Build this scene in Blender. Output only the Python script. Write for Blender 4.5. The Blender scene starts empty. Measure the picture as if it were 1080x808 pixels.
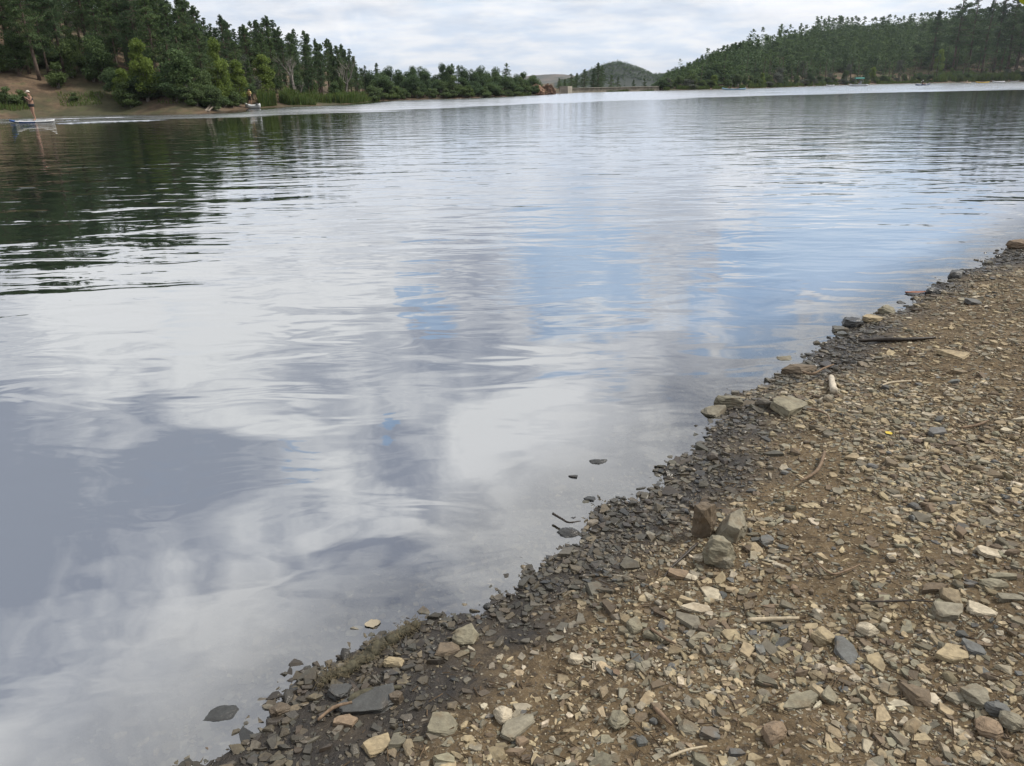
import bpy, bmesh, math, random
import numpy as np
from mathutils import Vector, Matrix, Euler

SC = bpy.context.scene
C = SC.collection
R = math.radians
rng = np.random.default_rng(7)
random.seed(7)

# ------------------------------------------------------------------ camera
CAM_H = 1.8
PITCH = R(21.45)
ROLL = R(-0.945)
FPX = 800.0
cam_d = bpy.data.cameras.new('camera')
cam = bpy.data.objects.new('camera', cam_d)
C.objects.link(cam)
cam_d.sensor_width = 36
cam_d.lens = FPX / 1080 * 36
cam_d.clip_start = 0.05
cam_d.clip_end = 9000
CAMR = Matrix.Rotation(R(90) - PITCH, 3, 'X') @ Matrix.Rotation(ROLL, 3, 'Z')
cam.matrix_world = Matrix.Translation((0, 0, CAM_H)) @ CAMR.to_4x4()
SC.camera = cam

def ray(px, py):
    return (CAMR @ Vector((px - 540, 404 - py, -FPX))).normalized()

def at(px, py, z=0.0):
    """the point at height z seen at this place of the photograph"""
    d = ray(px, py)
    t = (z - CAM_H) / d.z
    return Vector((d.x * t, d.y * t, z))

CI = CAMR.transposed()
def proj(x, y, z):
    v = CI @ Vector((x, y, z - CAM_H))
    return (540 + FPX * v.x / -v.z, 404 - FPX * v.y / -v.z, -v.z) if v.z < -1e-3 else (1e6, 1e6, -v.z)

CIN = np.array(CI)
def proj_np(P):
    v = (P - np.array([0, 0, CAM_H])) @ CIN.T
    d = np.where(-v[:, 2] > 1e-3, -v[:, 2], np.nan)
    return 540 + FPX * v[:, 0] / d, 404 - FPX * v[:, 1] / d, d

# ------------------------------------------------------------------ light
SUN_EL, SUN_AZ = R(50), R(78)      # azimuth clockwise from +Y (ahead)
sun_d = bpy.data.lights.new('sun', 'SUN')
sun = bpy.data.objects.new('sun', sun_d)
C.objects.link(sun)
sun_d.energy = 3.9
sun_d.angle = R(10)
sun_d.color = (1.0, 0.93, 0.83)
sdir = Vector((math.sin(SUN_AZ) * math.cos(SUN_EL), math.cos(SUN_AZ) * math.cos(SUN_EL), math.sin(SUN_EL)))
sun.rotation_euler = sdir.to_track_quat('Z', 'Y').to_euler()

class NT:
    """small helper for node trees"""
    def __init__(s, tree):
        s.t = tree
        tree.nodes.clear()
    def n(s, kind, **kw):
        nd = s.t.nodes.new(kind)
        for k, v in kw.items():
            if k == 'inp':
                for a, b in v.items():
                    if isinstance(b, bpy.types.NodeSocket):
                        s.t.links.new(b, nd.inputs[a])
                    else:
                        nd.inputs[a].default_value = b
            else:
                setattr(nd, k, v)
        return nd
    def m(s, op, a, b=None, c=None, clamp=False):
        nd = s.t.nodes.new('ShaderNodeMath'); nd.operation = op; nd.use_clamp = clamp
        for i, v in enumerate((a, b, c)):
            if v is None: continue
            if isinstance(v, bpy.types.NodeSocket): s.t.links.new(v, nd.inputs[i])
            else: nd.inputs[i].default_value = v
        return nd.outputs[0]
    def vm(s, op, a, b=None, out=0):
        nd = s.t.nodes.new('ShaderNodeVectorMath'); nd.operation = op
        for i, v in enumerate((a, b)):
            if v is None: continue
            if isinstance(v, bpy.types.NodeSocket): s.t.links.new(v, nd.inputs[i])
            else: nd.inputs[i].default_value = v
        return nd.outputs[out]
    def mix(s, f, a, b, typ='MIX'):
        nd = s.t.nodes.new('ShaderNodeMix'); nd.data_type = 'RGBA'; nd.blend_type = typ
        nd.clamp_factor = True
        for i, v in ((0, f), (6, a), (7, b)):
            if isinstance(v, bpy.types.NodeSocket): s.t.links.new(v, nd.inputs[i])
            else: nd.inputs[i].default_value = v if i == 0 else (*v[:3], 1)
        return nd.outputs[2]
    def ss(s, x, lo, hi):
        nd = s.t.nodes.new('ShaderNodeMapRange'); nd.interpolation_type = 'SMOOTHSTEP'
        s.t.links.new(x, nd.inputs[0])
        nd.inputs[1].default_value = lo; nd.inputs[2].default_value = hi
        return nd.outputs[0]
    def noise(s, vec, scale, detail=4, rough=0.5, dist=0.0, out=0):
        nd = s.t.nodes.new('ShaderNodeTexNoise')
        if vec is not None: s.t.links.new(vec, nd.inputs['Vector'])
        nd.inputs['Scale'].default_value = scale; nd.inputs['Detail'].default_value = detail
        nd.inputs['Roughness'].default_value = rough; nd.inputs['Distortion'].default_value = dist
        return nd.outputs[out]
    def link(s, a, b): s.t.links.new(a, b)

w = bpy.data.worlds.new('World')
SC.world = w
w.use_nodes = True
N = NT(w.node_tree)
geo = N.n('ShaderNodeTexCoord').outputs['Generated']
sky = N.n('ShaderNodeTexSky', sky_type='NISHITA')
sky.sun_disc = False
sky.sun_elevation = SUN_EL
sky.sun_rotation = SUN_AZ
sky.altitude = 1500
sky.dust_density = 1.5
sep = N.n('ShaderNodeSeparateXYZ'); N.link(geo, sep.inputs[0])
zc = N.m('MAXIMUM', sep.outputs[2], 0.0)
den = N.m('ADD', zc, 0.16)
cx = N.m('DIVIDE', sep.outputs[0], den); cy = N.m('DIVIDE', sep.outputs[1], den)
cp = N.n('ShaderNodeCombineXYZ'); N.link(cx, cp.inputs[0]); N.link(cy, cp.inputs[1])
P = cp.outputs[0]
warp = N.noise(P, 2.2, 3, 0.5, 0, out=1)
Pw = N.vm('ADD', P, N.vm('SCALE', N.vm('SUBTRACT', warp, (0.5, 0.5, 0.5)), None))

for nd in N.t.nodes:
    if nd.type == 'VECT_MATH' and nd.operation == 'SCALE': nd.inputs['Scale'].default_value = 0.45
big = N.noise(Pw, 1.15, 5, 0.52)
fine = N.noise(Pw, 4.0, 7, 0.62)
dw = N.vm('SCALE', N.vm('SUBTRACT', N.noise(geo, 3.4, 6, 0.6, 0.6, out=1), (0.5, 0.5, 0.5)), None)
dw.node.inputs['Scale'].default_value = 0.78
Dd = N.vm('ADD', geo, dw)
def blobs(lst):
    tot = None
    for (px, py, rad) in lst:
        d = ray(px, py)
        c = (d.x, d.y, abs(d.z))        # the part of the sky this stretch of water mirrors
        dist = N.vm('DISTANCE', Dd, c, out=1)
        v = N.ss(dist, rad * 1.55, rad * 0.15)
        # smoothstep with swapped bounds
        tot = v if tot is None else N.m('MAXIMUM', tot, v)
    return tot
dark = blobs([(60, 560, .17), (10, 640, .16), (150, 600, .10), (470, 410, .10), (560, 400, .09), (400, 600, .055), (440, 640, .05), (300, 640, .05)])
blue = blobs([(600, 300, .12), (680, 320, .10), (780, 315, .12), (880, 300, .10), (980, 300, .10), (1040, 250, .09), (410, 350, .055), (275, 465, .045), (540, 325, .06)])
white = blobs([(250, 400, .10), (180, 330, .09), (600, 455, .10), (340, 520, .09), (230, 620, .10), (700, 440, .08), (540, 600, .10), (100, 400, .08), (480, 500, .05), (735, 365, .06), (620, 385, .07), (330, 250, .08)])
upper = blobs([(880, 0, .07), (960, -5, .08), (1020, 5, .05), (60, -40, .1), (420, 10, .06)])
# density of the cloud deck: nearly closed, thin places show blue
lum = N.m('ADD', N.m('MULTIPLY', big, 0.9), N.m('MULTIPLY', fine, 0.45))
lum = N.ss(lum, 0.47, 0.82)
lum = N.m('ADD', lum, N.m('MULTIPLY', white, 0.40))
lum = N.m('SUBTRACT', lum, N.m('MULTIPLY', dark, 0.46), clamp=True)
ccol = N.mix(lum, (2.95, 3.2, 3.85), (7.3, 7.3, 7.3))
hole = N.ss(N.m('ADD', N.noise(Pw, 1.7, 5, 0.55), N.m('MULTIPLY', blue, 0.37)), 0.60, 0.76)
hole = N.m('MULTIPLY', hole, N.m('SUBTRACT', 1.0, N.m('MULTIPLY', white, 0.6)))
skyb = N.mix(0.55, sky.outputs[0], (3.3, 4.9, 6.9))
col = N.mix(N.m('MULTIPLY', hole, 0.70), ccol, skyb)
# low in the sky the clouds are a pale even bank
hz = N.ss(sep.outputs[2], 0.22, 0.02)
bank = N.mix(N.ss(N.noise(P, 2.6, 5, 0.55), 0.35, 0.68), (4.9, 5.65, 6.7), (6.9, 7.05, 7.3))
bank = N.mix(N.m('MULTIPLY', upper, 0.6), bank, (8.0, 8.0, 8.1))
col = N.mix(N.m('MULTIPLY', hz, 0.9), col, bank)
bg = N.n('ShaderNodeBackground'); N.link(col, bg.inputs[0]); bg.inputs[1].default_value = 0.145
out = N.n('ShaderNodeOutputWorld'); N.link(bg.outputs[0], out.inputs[0])

SC.view_settings.view_transform = 'Standard'
SC.view_settings.look = 'None'
SC.view_settings.exposure = 0.0
SC.view_settings.gamma = 1.0
SC.view_settings.use_curve_mapping = False
SC.render.engine = 'CYCLES'
SC.cycles.max_bounces = 6
SC.cycles.transparent_max_bounces = 12
SC.cycles.caustics_reflective = False
SC.cycles.caustics_refractive = False

# ------------------------------------------------------------------ noise and terrain functions
def vnoise(x, y, seed=0):
    xi = np.floor(x).astype(np.int64); yi = np.floor(y).astype(np.int64)
    fx = x - xi; fy = y - yi
    fx = fx * fx * (3 - 2 * fx); fy = fy * fy * (3 - 2 * fy)
    def h(a, b):
        v = (a * 374761393 + b * 668265263 + seed * 1442695041) & 0xffffffff
        v = ((v ^ (v >> 13)) * 1274126177) & 0xffffffff
        return ((v ^ (v >> 16)) & 0xffff) / 65535.0
    return (h(xi, yi) * (1 - fx) + h(xi + 1, yi) * fx) * (1 - fy) + (h(xi, yi + 1) * (1 - fx) + h(xi + 1, yi + 1) * fx) * fy

def fbm(x, y, scale, octs=4, seed=0, gain=0.5):
    t = 0; a = 1; s = 0
    for i in range(octs):
        t = t + a * vnoise(x * scale, y * scale, seed + i * 17); s += a
        a *= gain; scale *= 2.03
    return t / s - 0.5

near_px = [(215, 808), (236, 786), (262, 770), (285, 746), (330, 713), (378, 692), (415, 676), (440, 664), (470, 657), (505, 642), (532, 624), (548, 610),
           (575, 590), (600, 562), (640, 532), (690, 506), (722, 486), (745, 450), (790, 418), (835, 393), (870, 362), (905, 346), (945, 326), (985, 306),
           (1012, 290), (1060, 268), (1080, 255)]
near = [at(*p).xy for p in near_px]
near = [Vector((-2.6, -3.2)), Vector((-1.9, -1.0)), Vector((-1.35, 0.3))] + near + [Vector(v) for v in ((7.4, 10.2), (10.8, 13.6), (17, 20), (30, 34), (62, 66), (100, 112), (122, 150), (150, 190))]
far_px = [(1200, 85.0), (1140, 85.4), (1080, 85.8), (1030, 86.8), (960, 88.1), (880, 90.0), (800, 92.9), (740, 94.6), (695, 95.6), (600, 97.8), (560, 100.5), (500, 103.5), (440, 105),
          (396, 106.5), (370, 109.5), (330, 111.5), (285, 113), (262, 114.5), (245, 116), (225, 119), (190, 120), (120, 120.5), (60, 122), (0, 124.5), (-80, 128), (-250, 136)]
farp = [at(*p).xy for p in far_px]
back = [Vector((-52, 25)), Vector((-45, 5)), Vector((-30, -14)), Vector((-12, -14)), Vector((-4, -8))]
poly = np.array([tuple(v) for v in near + farp + back])

def sdist(x, y):
    """signed distance to the waterline, positive on land"""
    P = np.stack([x, y], -1)
    res = np.full(len(x), 1e9); inside = np.zeros(len(x), bool)
    n = len(poly)
    for i in range(n):
        a = poly[i]; b = poly[(i + 1) % n]; ab = b - a
        t = np.clip(((P - a) @ ab) / (ab @ ab), 0, 1)
        d = np.hypot(P[:, 0] - a[0] - t * ab[0], P[:, 1] - a[1] - t * ab[1])
        res = np.minimum(res, d)
        c = (a[1] > y) != (b[1] > y)
        with np.errstate(divide='ignore', invalid='ignore'):
            xc = ab[0] * (y - a[1]) / (ab[1] if ab[1] else 1e-9) + a[0]
        inside ^= c & (x < xc)
    return np.where(inside, -res, res)

def az_of(px):
    d = ray(px, 98.6 - 0.0165 * px)
    return math.degrees(math.atan2(d.x, d.y))
# azimuth (given by the photo column), crest height, distance from the water to the crest
HT = [(-900, 16, 60), (0, 15, 60), (190, 12, 55), (300, 7, 50), (380, 3.0, 40), (440, 2.2, 40), (560, 2.0, 40), (592, .7, 30), (610, -2.0, 40), (688, -2.0, 40), (705, 4.0, 60), (760, 12.5, 110), (860, 22, 130), (960, 24.5, 150),
      (1080, 26, 150), (1300, 30, 120)]
HAZ = np.array([az_of(p[0]) if abs(p[0] - 540) < 1200 else -60 for p in HT]); HH = np.array([p[1] for p in HT]); HW = np.array([p[2] for p in HT])

hill_c = at(648, 97, 0); 
def far_pt(px, r):
    a = R(az_of(px)); return np.array([math.sin(a) * r, math.cos(a) * r])
HB = [(far_pt(648, 800), 16, 33, 60), (far_pt(625, 820), 5, 30, 60), (far_pt(672, 800), 4.5, 25, 60), (far_pt(700, 860), 4, 35, 60), (far_pt(590, 1300), 7.5, 75, 120), (far_pt(560, 1320), 7, 60, 120), (far_pt(620, 1300), 7, 60, 120)]
def height(x, y, fine=True):
    x = np.asarray(x, float); y = np.asarray(y, float)
    s = sdist(x, y)
    r = np.hypot(x, y); az = np.degrees(np.arctan2(x, y))
    H = np.interp(az, HAZ, HH); W = np.interp(az, HAZ, HW)
    t = np.clip(s / W, 0, 1)
    z = H * (1 - (1 - t) ** 1.7)
    z = z * (1 + 0.25 * fbm(x, y, 0.03, 3, 5)) + np.clip(s, 0, 6) / 6 * fbm(x, y, 0.15, 3, 9) * 0.9
    # the shore one stands on
    beach = np.clip(s, 0, 3) * 0.105 + np.clip(s - 3, 0, 30) * 0.075
    nb = np.clip(1 - (r - 30) / 40, 0, 1) * (x > -3.2 + 0 * x) * ((az > 15) | (r < 9))
    z = np.where(s > 0, z * (1 - nb) + beach * nb, 0)
    for c, hh, sx, sy in HB:
        q = ((x - c[0]) / sx) ** 2 + ((y - c[1]) / sy) ** 2
        z = z + hh * np.exp(-q * 0.9) * (r > 500)
    z = z + np.where(r > 600, fbm(x, y, 0.012, 4, 3) * 1.2 * np.clip((r - 600) / 200, 0, 1), 0)
    z = np.where(s <= 0, -np.minimum(-s * 0.13, 2.5) , z)
    if fine:
        k = np.clip(1 - r / 30, 0, 1)
        z = z + k * np.clip(np.abs(s) / 0.9, 0.12, 1) * (fbm(x, y, 0.9, 3, 21) * 0.10) + k * (fbm(x, y, 5.0, 4, 22) * 0.035 + fbm(x, y, 30.0, 2, 29) * 0.008)
    return z
def hz1(x, y): return float(height(np.array([x]), np.array([y]))[0])
def ground_at(px, py):
    z = 0.0
    for _ in range(12):
        p = at(px, py, z); z = 0.5 * z + 0.5 * max(hz1(p.x, p.y), -0.02)
    p = at(px, py, z); p.z = hz1(p.x, p.y)
    return p

# ------------------------------------------------------------------ object helpers
def tag(o, label=None, cat=None, group=None, kind=None):
    if label: o['label'] = label
    if cat: o['category'] = cat
    if group: o['group'] = group
    if kind: o['kind'] = kind
    return o

def mesh_np(name, V, F, mat=None, smooth=False):
    """V (n,3); F (m,k) array of faces with k corners"""
    me = bpy.data.meshes.new(name)
    V = np.asarray(V, np.float32); F = np.asarray(F, np.int32)
    k = F.shape[1]
    me.vertices.add(len(V)); me.vertices.foreach_set('co', V.ravel())
    me.loops.add(F.size); me.loops.foreach_set('vertex_index', F.ravel())
    me.polygons.add(len(F)); me.polygons.foreach_set('loop_start', np.arange(0, F.size, k, dtype=np.int32))
    me.polygons.foreach_set('loop_total', np.full(len(F), k, np.int32))
    me.polygons.foreach_set('use_smooth', np.full(len(F), bool(smooth)))
    me.update(calc_edges=True); me.validate()
    if mat: me.materials.append(mat)
    return me

def add_attr(me, name, vals, kind='FLOAT'):
    a = me.attributes.new(name, kind, 'POINT')
    if kind == 'FLOAT': a.data.foreach_set('value', np.asarray(vals, np.float32).ravel())
    else: a.data.foreach_set('color', np.asarray(vals, np.float32).ravel())

def link(name, me, parent=None):
    o = bpy.data.objects.new(name, me); C.objects.link(o)
    if parent: o.parent = parent
    return o

def empty(name, loc, rz=0):
    o = bpy.data.objects.new(name, None); C.objects.link(o)
    o.location = loc; o.rotation_euler = (0, 0, rz); o.empty_display_size = 0.2
    return o

def copy_tree(o, parent=None):
    c = o.copy(); C.objects.link(c); c.parent = parent
    for ch in list(o.children): copy_tree(ch, c)
    return c

def bm_obj(name, bm, mat, parent=None, smooth=False):
    me = bpy.data.meshes.new(name); bm.to_mesh(me); bm.free()
    if smooth: me.polygons.foreach_set('use_smooth', np.ones(len(me.polygons), bool))
    if mat: me.materials.append(mat)
    return link(name, me, parent)

# ------------------------------------------------------------------ materials
def mat(name):
    m = bpy.data.materials.new(name); m.use_nodes = True
    return m, NT(m.node_tree)
def finish(N, col, rough=0.8, bump=None, bstr=0.5, bdist=0.01, spec=0.35, extra=None):
    b = N.n('ShaderNodeBsdfPrincipled')
    for k, v in (('Base Color', col), ('Roughness', rough), ('Specular IOR Level', spec)):
        if isinstance(v, bpy.types.NodeSocket): N.link(v, b.inputs[k])
        else: b.inputs[k].default_value = (*v[:3], 1) if k == 'Base Color' else v
    if bump is not None:
        bn = N.n('ShaderNodeBump'); N.link(bump, bn.inputs['Height']); bn.inputs['Strength'].default_value = bstr; bn.inputs['Distance'].default_value = bdist
        N.link(bn.outputs[0], b.inputs['Normal'])
    if extra:
        for k, v in extra.items(): b.inputs[k].default_value = v
    o = N.n('ShaderNodeOutputMaterial'); N.link(b.outputs[0], o.inputs[0])
    return b

def plain(name, col, rough=0.7, var=0.15, scale=8.0, spec=0.35):
    m, N = mat(name)
    tc = N.n('ShaderNodeTexCoord').outputs['Object']
    n = N.noise(tc, scale, 4, 0.6)
    c = N.mix(N.ss(n, 0.3, 0.7), [v * (1 - var) for v in col], [min(1, v * (1 + var)) for v in col])
    finish(N, c, rough, n, 0.25, 0.01, spec)
    return m

# stones: colour of each stone comes with it (object colour, or the mesh attribute of the merged gravel)
def stone_mat(name, merged):
    m, N = mat(name)
    if merged:
        tint = N.n('ShaderNodeAttribute', attribute_name='tint').outputs['Color']
        wet = N.n('ShaderNodeAttribute', attribute_name='wet').outputs['Fac']
        tc = N.n('ShaderNodeNewGeometry').outputs['Position']
        sc = 60.0
    else:
        oi = N.n('ShaderNodeObjectInfo'); tint = oi.outputs['Color']; wet = N.m('SUBTRACT', 1.0, oi.outputs['Alpha'])
        tc = N.n('ShaderNodeNewGeometry').outputs['Position']
        sc = 45.0
    n1 = N.noise(tc, sc, 5, 0.62)
    if not merged:
        mp = N.n('ShaderNodeMapping'); N.link(N.n('ShaderNodeTexCoord').outputs['Object'], mp.inputs[0]); mp.inputs['Scale'].default_value = (1.2, 2.0, 7.0); mp.inputs['Rotation'].default_value = (.1, .15, 0)
        n1 = N.m('ADD', N.m('MULTIPLY', n1, .55), N.m('MULTIPLY', N.noise(mp.outputs[0], 1.6, 6, .65, .4), .45))
    n2 = N.noise(tc, sc * 0.28, 3, 0.5)
    c = N.mix(N.ss(n1, 0.38, 0.62), N.mix(0.42, tint, (0.05, 0.042, 0.034)), tint)
    c = N.mix(N.m('MULTIPLY', N.ss(n2, 0.52, 0.68), 0.45), c, (0.15, 0.105, 0.06))     # soil and rust stains
    v = N.n('ShaderNodeTexVoronoi', inp={'Scale': sc * 2.0}); N.link(tc, v.inputs['Vector'])
    c = N.mix(N.m('MULTIPLY', N.ss(v.outputs[0], 0.18, 0.1), 0.25), c, (0.38, 0.37, 0.33))   # specks
    wv = N.m('MULTIPLY', wet, 0.9)
    dark = N.mix(0.84, c, (0.018, 0.019, 0.02))
    c = N.mix(wv, c, dark)
    rough = N.m('SUBTRACT', 0.86, N.m('MULTIPLY', wet, 0.62))
    finish(N, c, rough, n1, 0.8, 0.008 if not merged else 0.004, 0.35)
    return m
M_STONE = stone_mat('stone', False)
M_GRAVEL = stone_mat('gravel', True)

# the ground sheet
mg, N = mat('ground')
pos = N.n('ShaderNodeNewGeometry').outputs['Position']
wet = N.n('ShaderNodeAttribute', attribute_name='wet').outputs['Fac']
beach = N.n('ShaderNodeAttribute', attribute_name='beach').outputs['Fac']
pale = N.n('ShaderNodeAttribute', attribute_name='pale').outputs['Fac']
n0 = N.noise(pos, 1.1, 5, 0.6); n1 = N.noise(pos, 17, 7, 0.75); n2 = N.noise(pos, 90, 4, 0.65)
soil = N.mix(N.ss(n1, 0.32, 0.68), (0.052, 0.037, 0.021), (0.158, 0.114, 0.064))
soil = N.mix(N.m('MULTIPLY', N.ss(n0, 0.42, 0.62), 0.6), soil, (0.142, 0.103, 0.057))
soil = N.mix(N.m('MULTIPLY', N.ss(n2, 0.52, 0.68), 0.6), soil, (0.27, 0.235, 0.175))
soil = N.mix(N.m('MULTIPLY', N.ss(N.noise(pos, 45, 3, 0.5), 0.56, 0.64), 0.7), soil, (0.035, 0.026, 0.018))
wetc = N.mix(0.86, soil, (0.018, 0.018, 0.019))
soil = N.mix(wet, soil, wetc)
f0 = N.noise(pos, 0.12, 5, 0.6); f1 = N.noise(pos, 0.9, 5, 0.65)
forest = N.mix(N.ss(f1, 0.35, 0.65), (0.075, 0.052, 0.034), (0.155, 0.108, 0.07))
forest = N.mix(N.m('MULTIPLY', N.ss(f0, 0.45, 0.6), 0.75), forest, (0.045, 0.055, 0.026))
forest = N.mix(N.m('MULTIPLY', N.ss(f1, 0.57, 0.66), 0.6), forest, (0.06, 0.075, 0.03))
forest = N.mix(N.m('MULTIPLY', N.ss(N.noise(pos, 3.2, 5, 0.7), 0.5, 0.66), 0.55), forest, (0.045, 0.034, 0.022))
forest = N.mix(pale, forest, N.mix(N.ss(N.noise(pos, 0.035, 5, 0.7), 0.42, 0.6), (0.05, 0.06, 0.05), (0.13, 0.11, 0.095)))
farv = N.n('ShaderNodeAttribute', attribute_name='far').outputs['Fac']
forest = N.mix(farv, forest, N.mix(N.ss(f1, 0.35, 0.7), (0.018, 0.028, 0.024), (0.036, 0.046, 0.038)))
c = N.mix(beach, forest, soil)
rough = N.m('SUBTRACT', 0.93, N.m('MULTIPLY', wet, 0.48))
finish(N, c, rough, N.m('ADD', n1, N.m('MULTIPLY', n2, 0.35)), 0.8, 0.02, 0.3)

# ------------------------------------------------------------------ ground sheet (polar grid, fine near the eye)
def polar(r0, r1, ratio, a_edges):
    rs = [r0]
    while rs[-1] < r1: rs.append(rs[-1] * ratio)
    rs = np.array(rs); A = np.radians(a_edges)
    RR, AA = np.meshgrid(rs, A, indexing='ij')
    X = RR * np.sin(AA); Y = RR * np.cos(AA)
    nr, na = RR.shape
    i = np.arange(nr - 1)[:, None] * na + np.arange(na)[None, :]
    j = np.arange(nr - 1)[:, None] * na + (np.arange(na)[None, :] + 1) % na
    F = np.stack([i, j, j + na, i + na], -1).reshape(-1, 4)
    return X.ravel(), Y.ravel(), F, rs, na

ang = np.concatenate([np.arange(-180, -50, 2.0), np.arange(-50, -12, 0.5), np.arange(-12, 46, 0.16), np.arange(46, 90, 0.8), np.arange(90, 180, 2.0)])
X, Y, F, rs, na = polar(0.25, 4200, 1.0135, ang)
Z = height(X, Y)
S = sdist(X, Y)
V = np.stack([X, Y, Z], -1)
V = np.vstack([V, [[0, 0, float(Z[:na].mean())]]])
S = np.append(S, 1.0)
gm = mesh_np('ground', V, F, mg, True)
RRr = np.hypot(V[:, 0], V[:, 1])
def wetness(x, y, z, s):
    n = fbm(x, y, 1.6, 4, 40) * 0.9 + fbm(x, y, 7, 2, 44) * 0.4
    return np.clip(1.0 - (s + n * 0.8 - 0.12) / 0.38, 0, 1) ** 1.0
wet_v = np.where(RRr < 40, wetness(V[:, 0], V[:, 1], V[:, 2], S), np.clip(1 - S / 0.8, 0, 1))
add_attr(gm, 'wet', wet_v)
azv = np.degrees(np.arctan2(V[:, 0], V[:, 1]))
add_attr(gm, 'beach', np.clip(1 - (RRr - 20) / 20, 0, 1) * (((azv > 15) | (RRr < 9))))
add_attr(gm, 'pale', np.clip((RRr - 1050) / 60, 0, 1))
add_attr(gm, 'far', np.clip((RRr - 205) / 30, 0, 1) * ((azv > az_of(585)) & (azv < az_of(720))) * np.clip((1050 - RRr) / 60, 0, 1) * .95)
ground = tag(link('ground', gm), kind='structure')

# ------------------------------------------------------------------ water
mw, N = mat('lake water')
pos = N.n('ShaderNodeNewGeometry').outputs['Position']
depth = N.n('ShaderNodeAttribute', attribute_name='depth').outputs['Fac']
rufq = N.n('ShaderNodeAttribute', attribute_name='ruffle').outputs['Fac']
lee = N.n('ShaderNodeAttribute', attribute_name='lee').outputs['Fac']
calm = N.n('ShaderNodeAttribute', attribute_name='calm').outputs['Fac']
def mapped(sx, sy, rot=0, off=0):
    mp = N.n('ShaderNodeMapping'); N.link(pos, mp.inputs[0])
    mp.inputs['Scale'].default_value = (sx, sy, 1); mp.inputs['Rotation'].default_value = (0, 0, rot); mp.inputs['Location'].default_value = (off, off, 0)
    return mp.outputs[0]
rn = N.noise(mapped(0.12, 1.0, R(4), 7), 0.22, 4, 0.6, 0.4)
ruf = N.m('MULTIPLY', N.ss(N.m('ADD', rufq, N.m('MULTIPLY', N.m('SUBTRACT', rn, 0.5), 0.22)), -0.02, 0.05), lee)
ruf = N.m('MULTIPLY', ruf, N.m('ADD', 0.6, N.m('MULTIPLY', 0.4, N.ss(N.noise(mapped(0.15, 1.0, R(4), 2), 0.5, 3, 0.6), 0.35, 0.6))))
breeze = N.n('ShaderNodeAttribute', attribute_name='breeze').outputs['Fac']
ruf = N.m('MAXIMUM', ruf, N.m('MULTIPLY', breeze, 0.30))
h1 = N.noise(mapped(0.42, 1.0, R(12)), 0.95, 2, 0.4, 0.7)          # slow swell
h2 = N.noise(mapped(0.46, 1.0, R(-14), 3), 2.9, 2, 0.45, 0.6)        # ripples
h3 = N.noise(mapped(0.5, 1.0, R(14), 9), 9.0, 3, 0.55, 0.3)       # fine ripples
patch = N.ss(N.noise(mapped(0.3, 1.0, 0, 5), 0.12, 3, 0.5), 0.35, 0.65)
hh = N.m('MULTIPLY', h1, N.m('ADD', 0.017, N.m('MULTIPLY', calm, 0.014)))
hh = N.m('ADD', hh, N.m('MULTIPLY', h2, N.m('ADD', 0.0030, N.m('MULTIPLY', calm, N.m('ADD', 0.0068, N.m('MULTIPLY', patch, 0.0055))))))
hh = N.m('ADD', hh, N.m('MULTIPLY', h3, N.m('ADD', N.m('ADD', 0.00012, N.m('MULTIPLY', calm, 0.00035)), N.m('MULTIPLY', ruf, 0.010))))
bn = N.n('ShaderNodeBump'); N.link(hh, bn.inputs['Height']); bn.inputs['Strength'].default_value = 1.0; bn.inputs['Distance'].default_value = 1.0
lw = N.n('ShaderNodeFresnel', inp={'IOR': 1.36}); N.link(bn.outputs[0], lw.inputs['Normal'])
refl = N.m('ADD', 0.57, N.m('MULTIPLY', lw.outputs[0], 0.5), clamp=True)
gl = N.n('ShaderNodeBsdfGlossy'); gl.inputs['Color'].default_value = (0.94, 0.955, 0.98, 1)
N.link(N.m('ADD', 0.008, N.m('MULTIPLY', ruf, 0.25)), gl.inputs['Roughness']); N.link(bn.outputs[0], gl.inputs['Normal'])
murk = N.n('ShaderNodeBsdfDiffuse'); murk.inputs['Color'].default_value = (0.018, 0.028, 0.024, 1)
tr = N.n('ShaderNodeBsdfTransparent'); tr.inputs['Color'].default_value = (0.86, 0.88, 0.84, 1)
mx = N.n('ShaderNodeMixShader'); N.link(N.ss(depth, 0.0, 0.26), mx.inputs[0]); N.link(tr.outputs[0], mx.inputs[1]); N.link(murk.outputs[0], mx.inputs[2])
# the first centimetres of water barely mirror: they only wet the stones
edge = N.ss(depth, 0.0, 0.13)
mx2 = N.n('ShaderNodeMixShader'); N.link(N.m('MULTIPLY', refl, N.m('ADD', 0.58, N.m('MULTIPLY', edge, 0.42))), mx2.inputs[0]); N.link(mx.outputs[0], mx2.inputs[1]); N.link(gl.outputs[0], mx2.inputs[2])
o = N.n('ShaderNodeOutputMaterial'); N.link(mx2.outputs[0], o.inputs[0])

angw = np.concatenate([np.arange(-180, -44, 3.0), np.arange(-44, 48, 0.4), np.arange(48, 180, 3.0)])
X, Y, F, rs, na = polar(0.2, 700, 1.02, angw)
sw = sdist(X, Y)
dz = -height(X, Y)
keepv = sw < 0.8
F = F[keepv[F].all(1)]
used = np.unique(F); remap = -np.ones(len(X), int); remap[used] = np.arange(len(used))
wm = mesh_np('water', np.stack([X, Y, np.zeros_like(X)], -1)[used], remap[F], mw, True)
r = np.hypot(X, Y)[used]
add_attr(wm, 'depth', dz[used])
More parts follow.
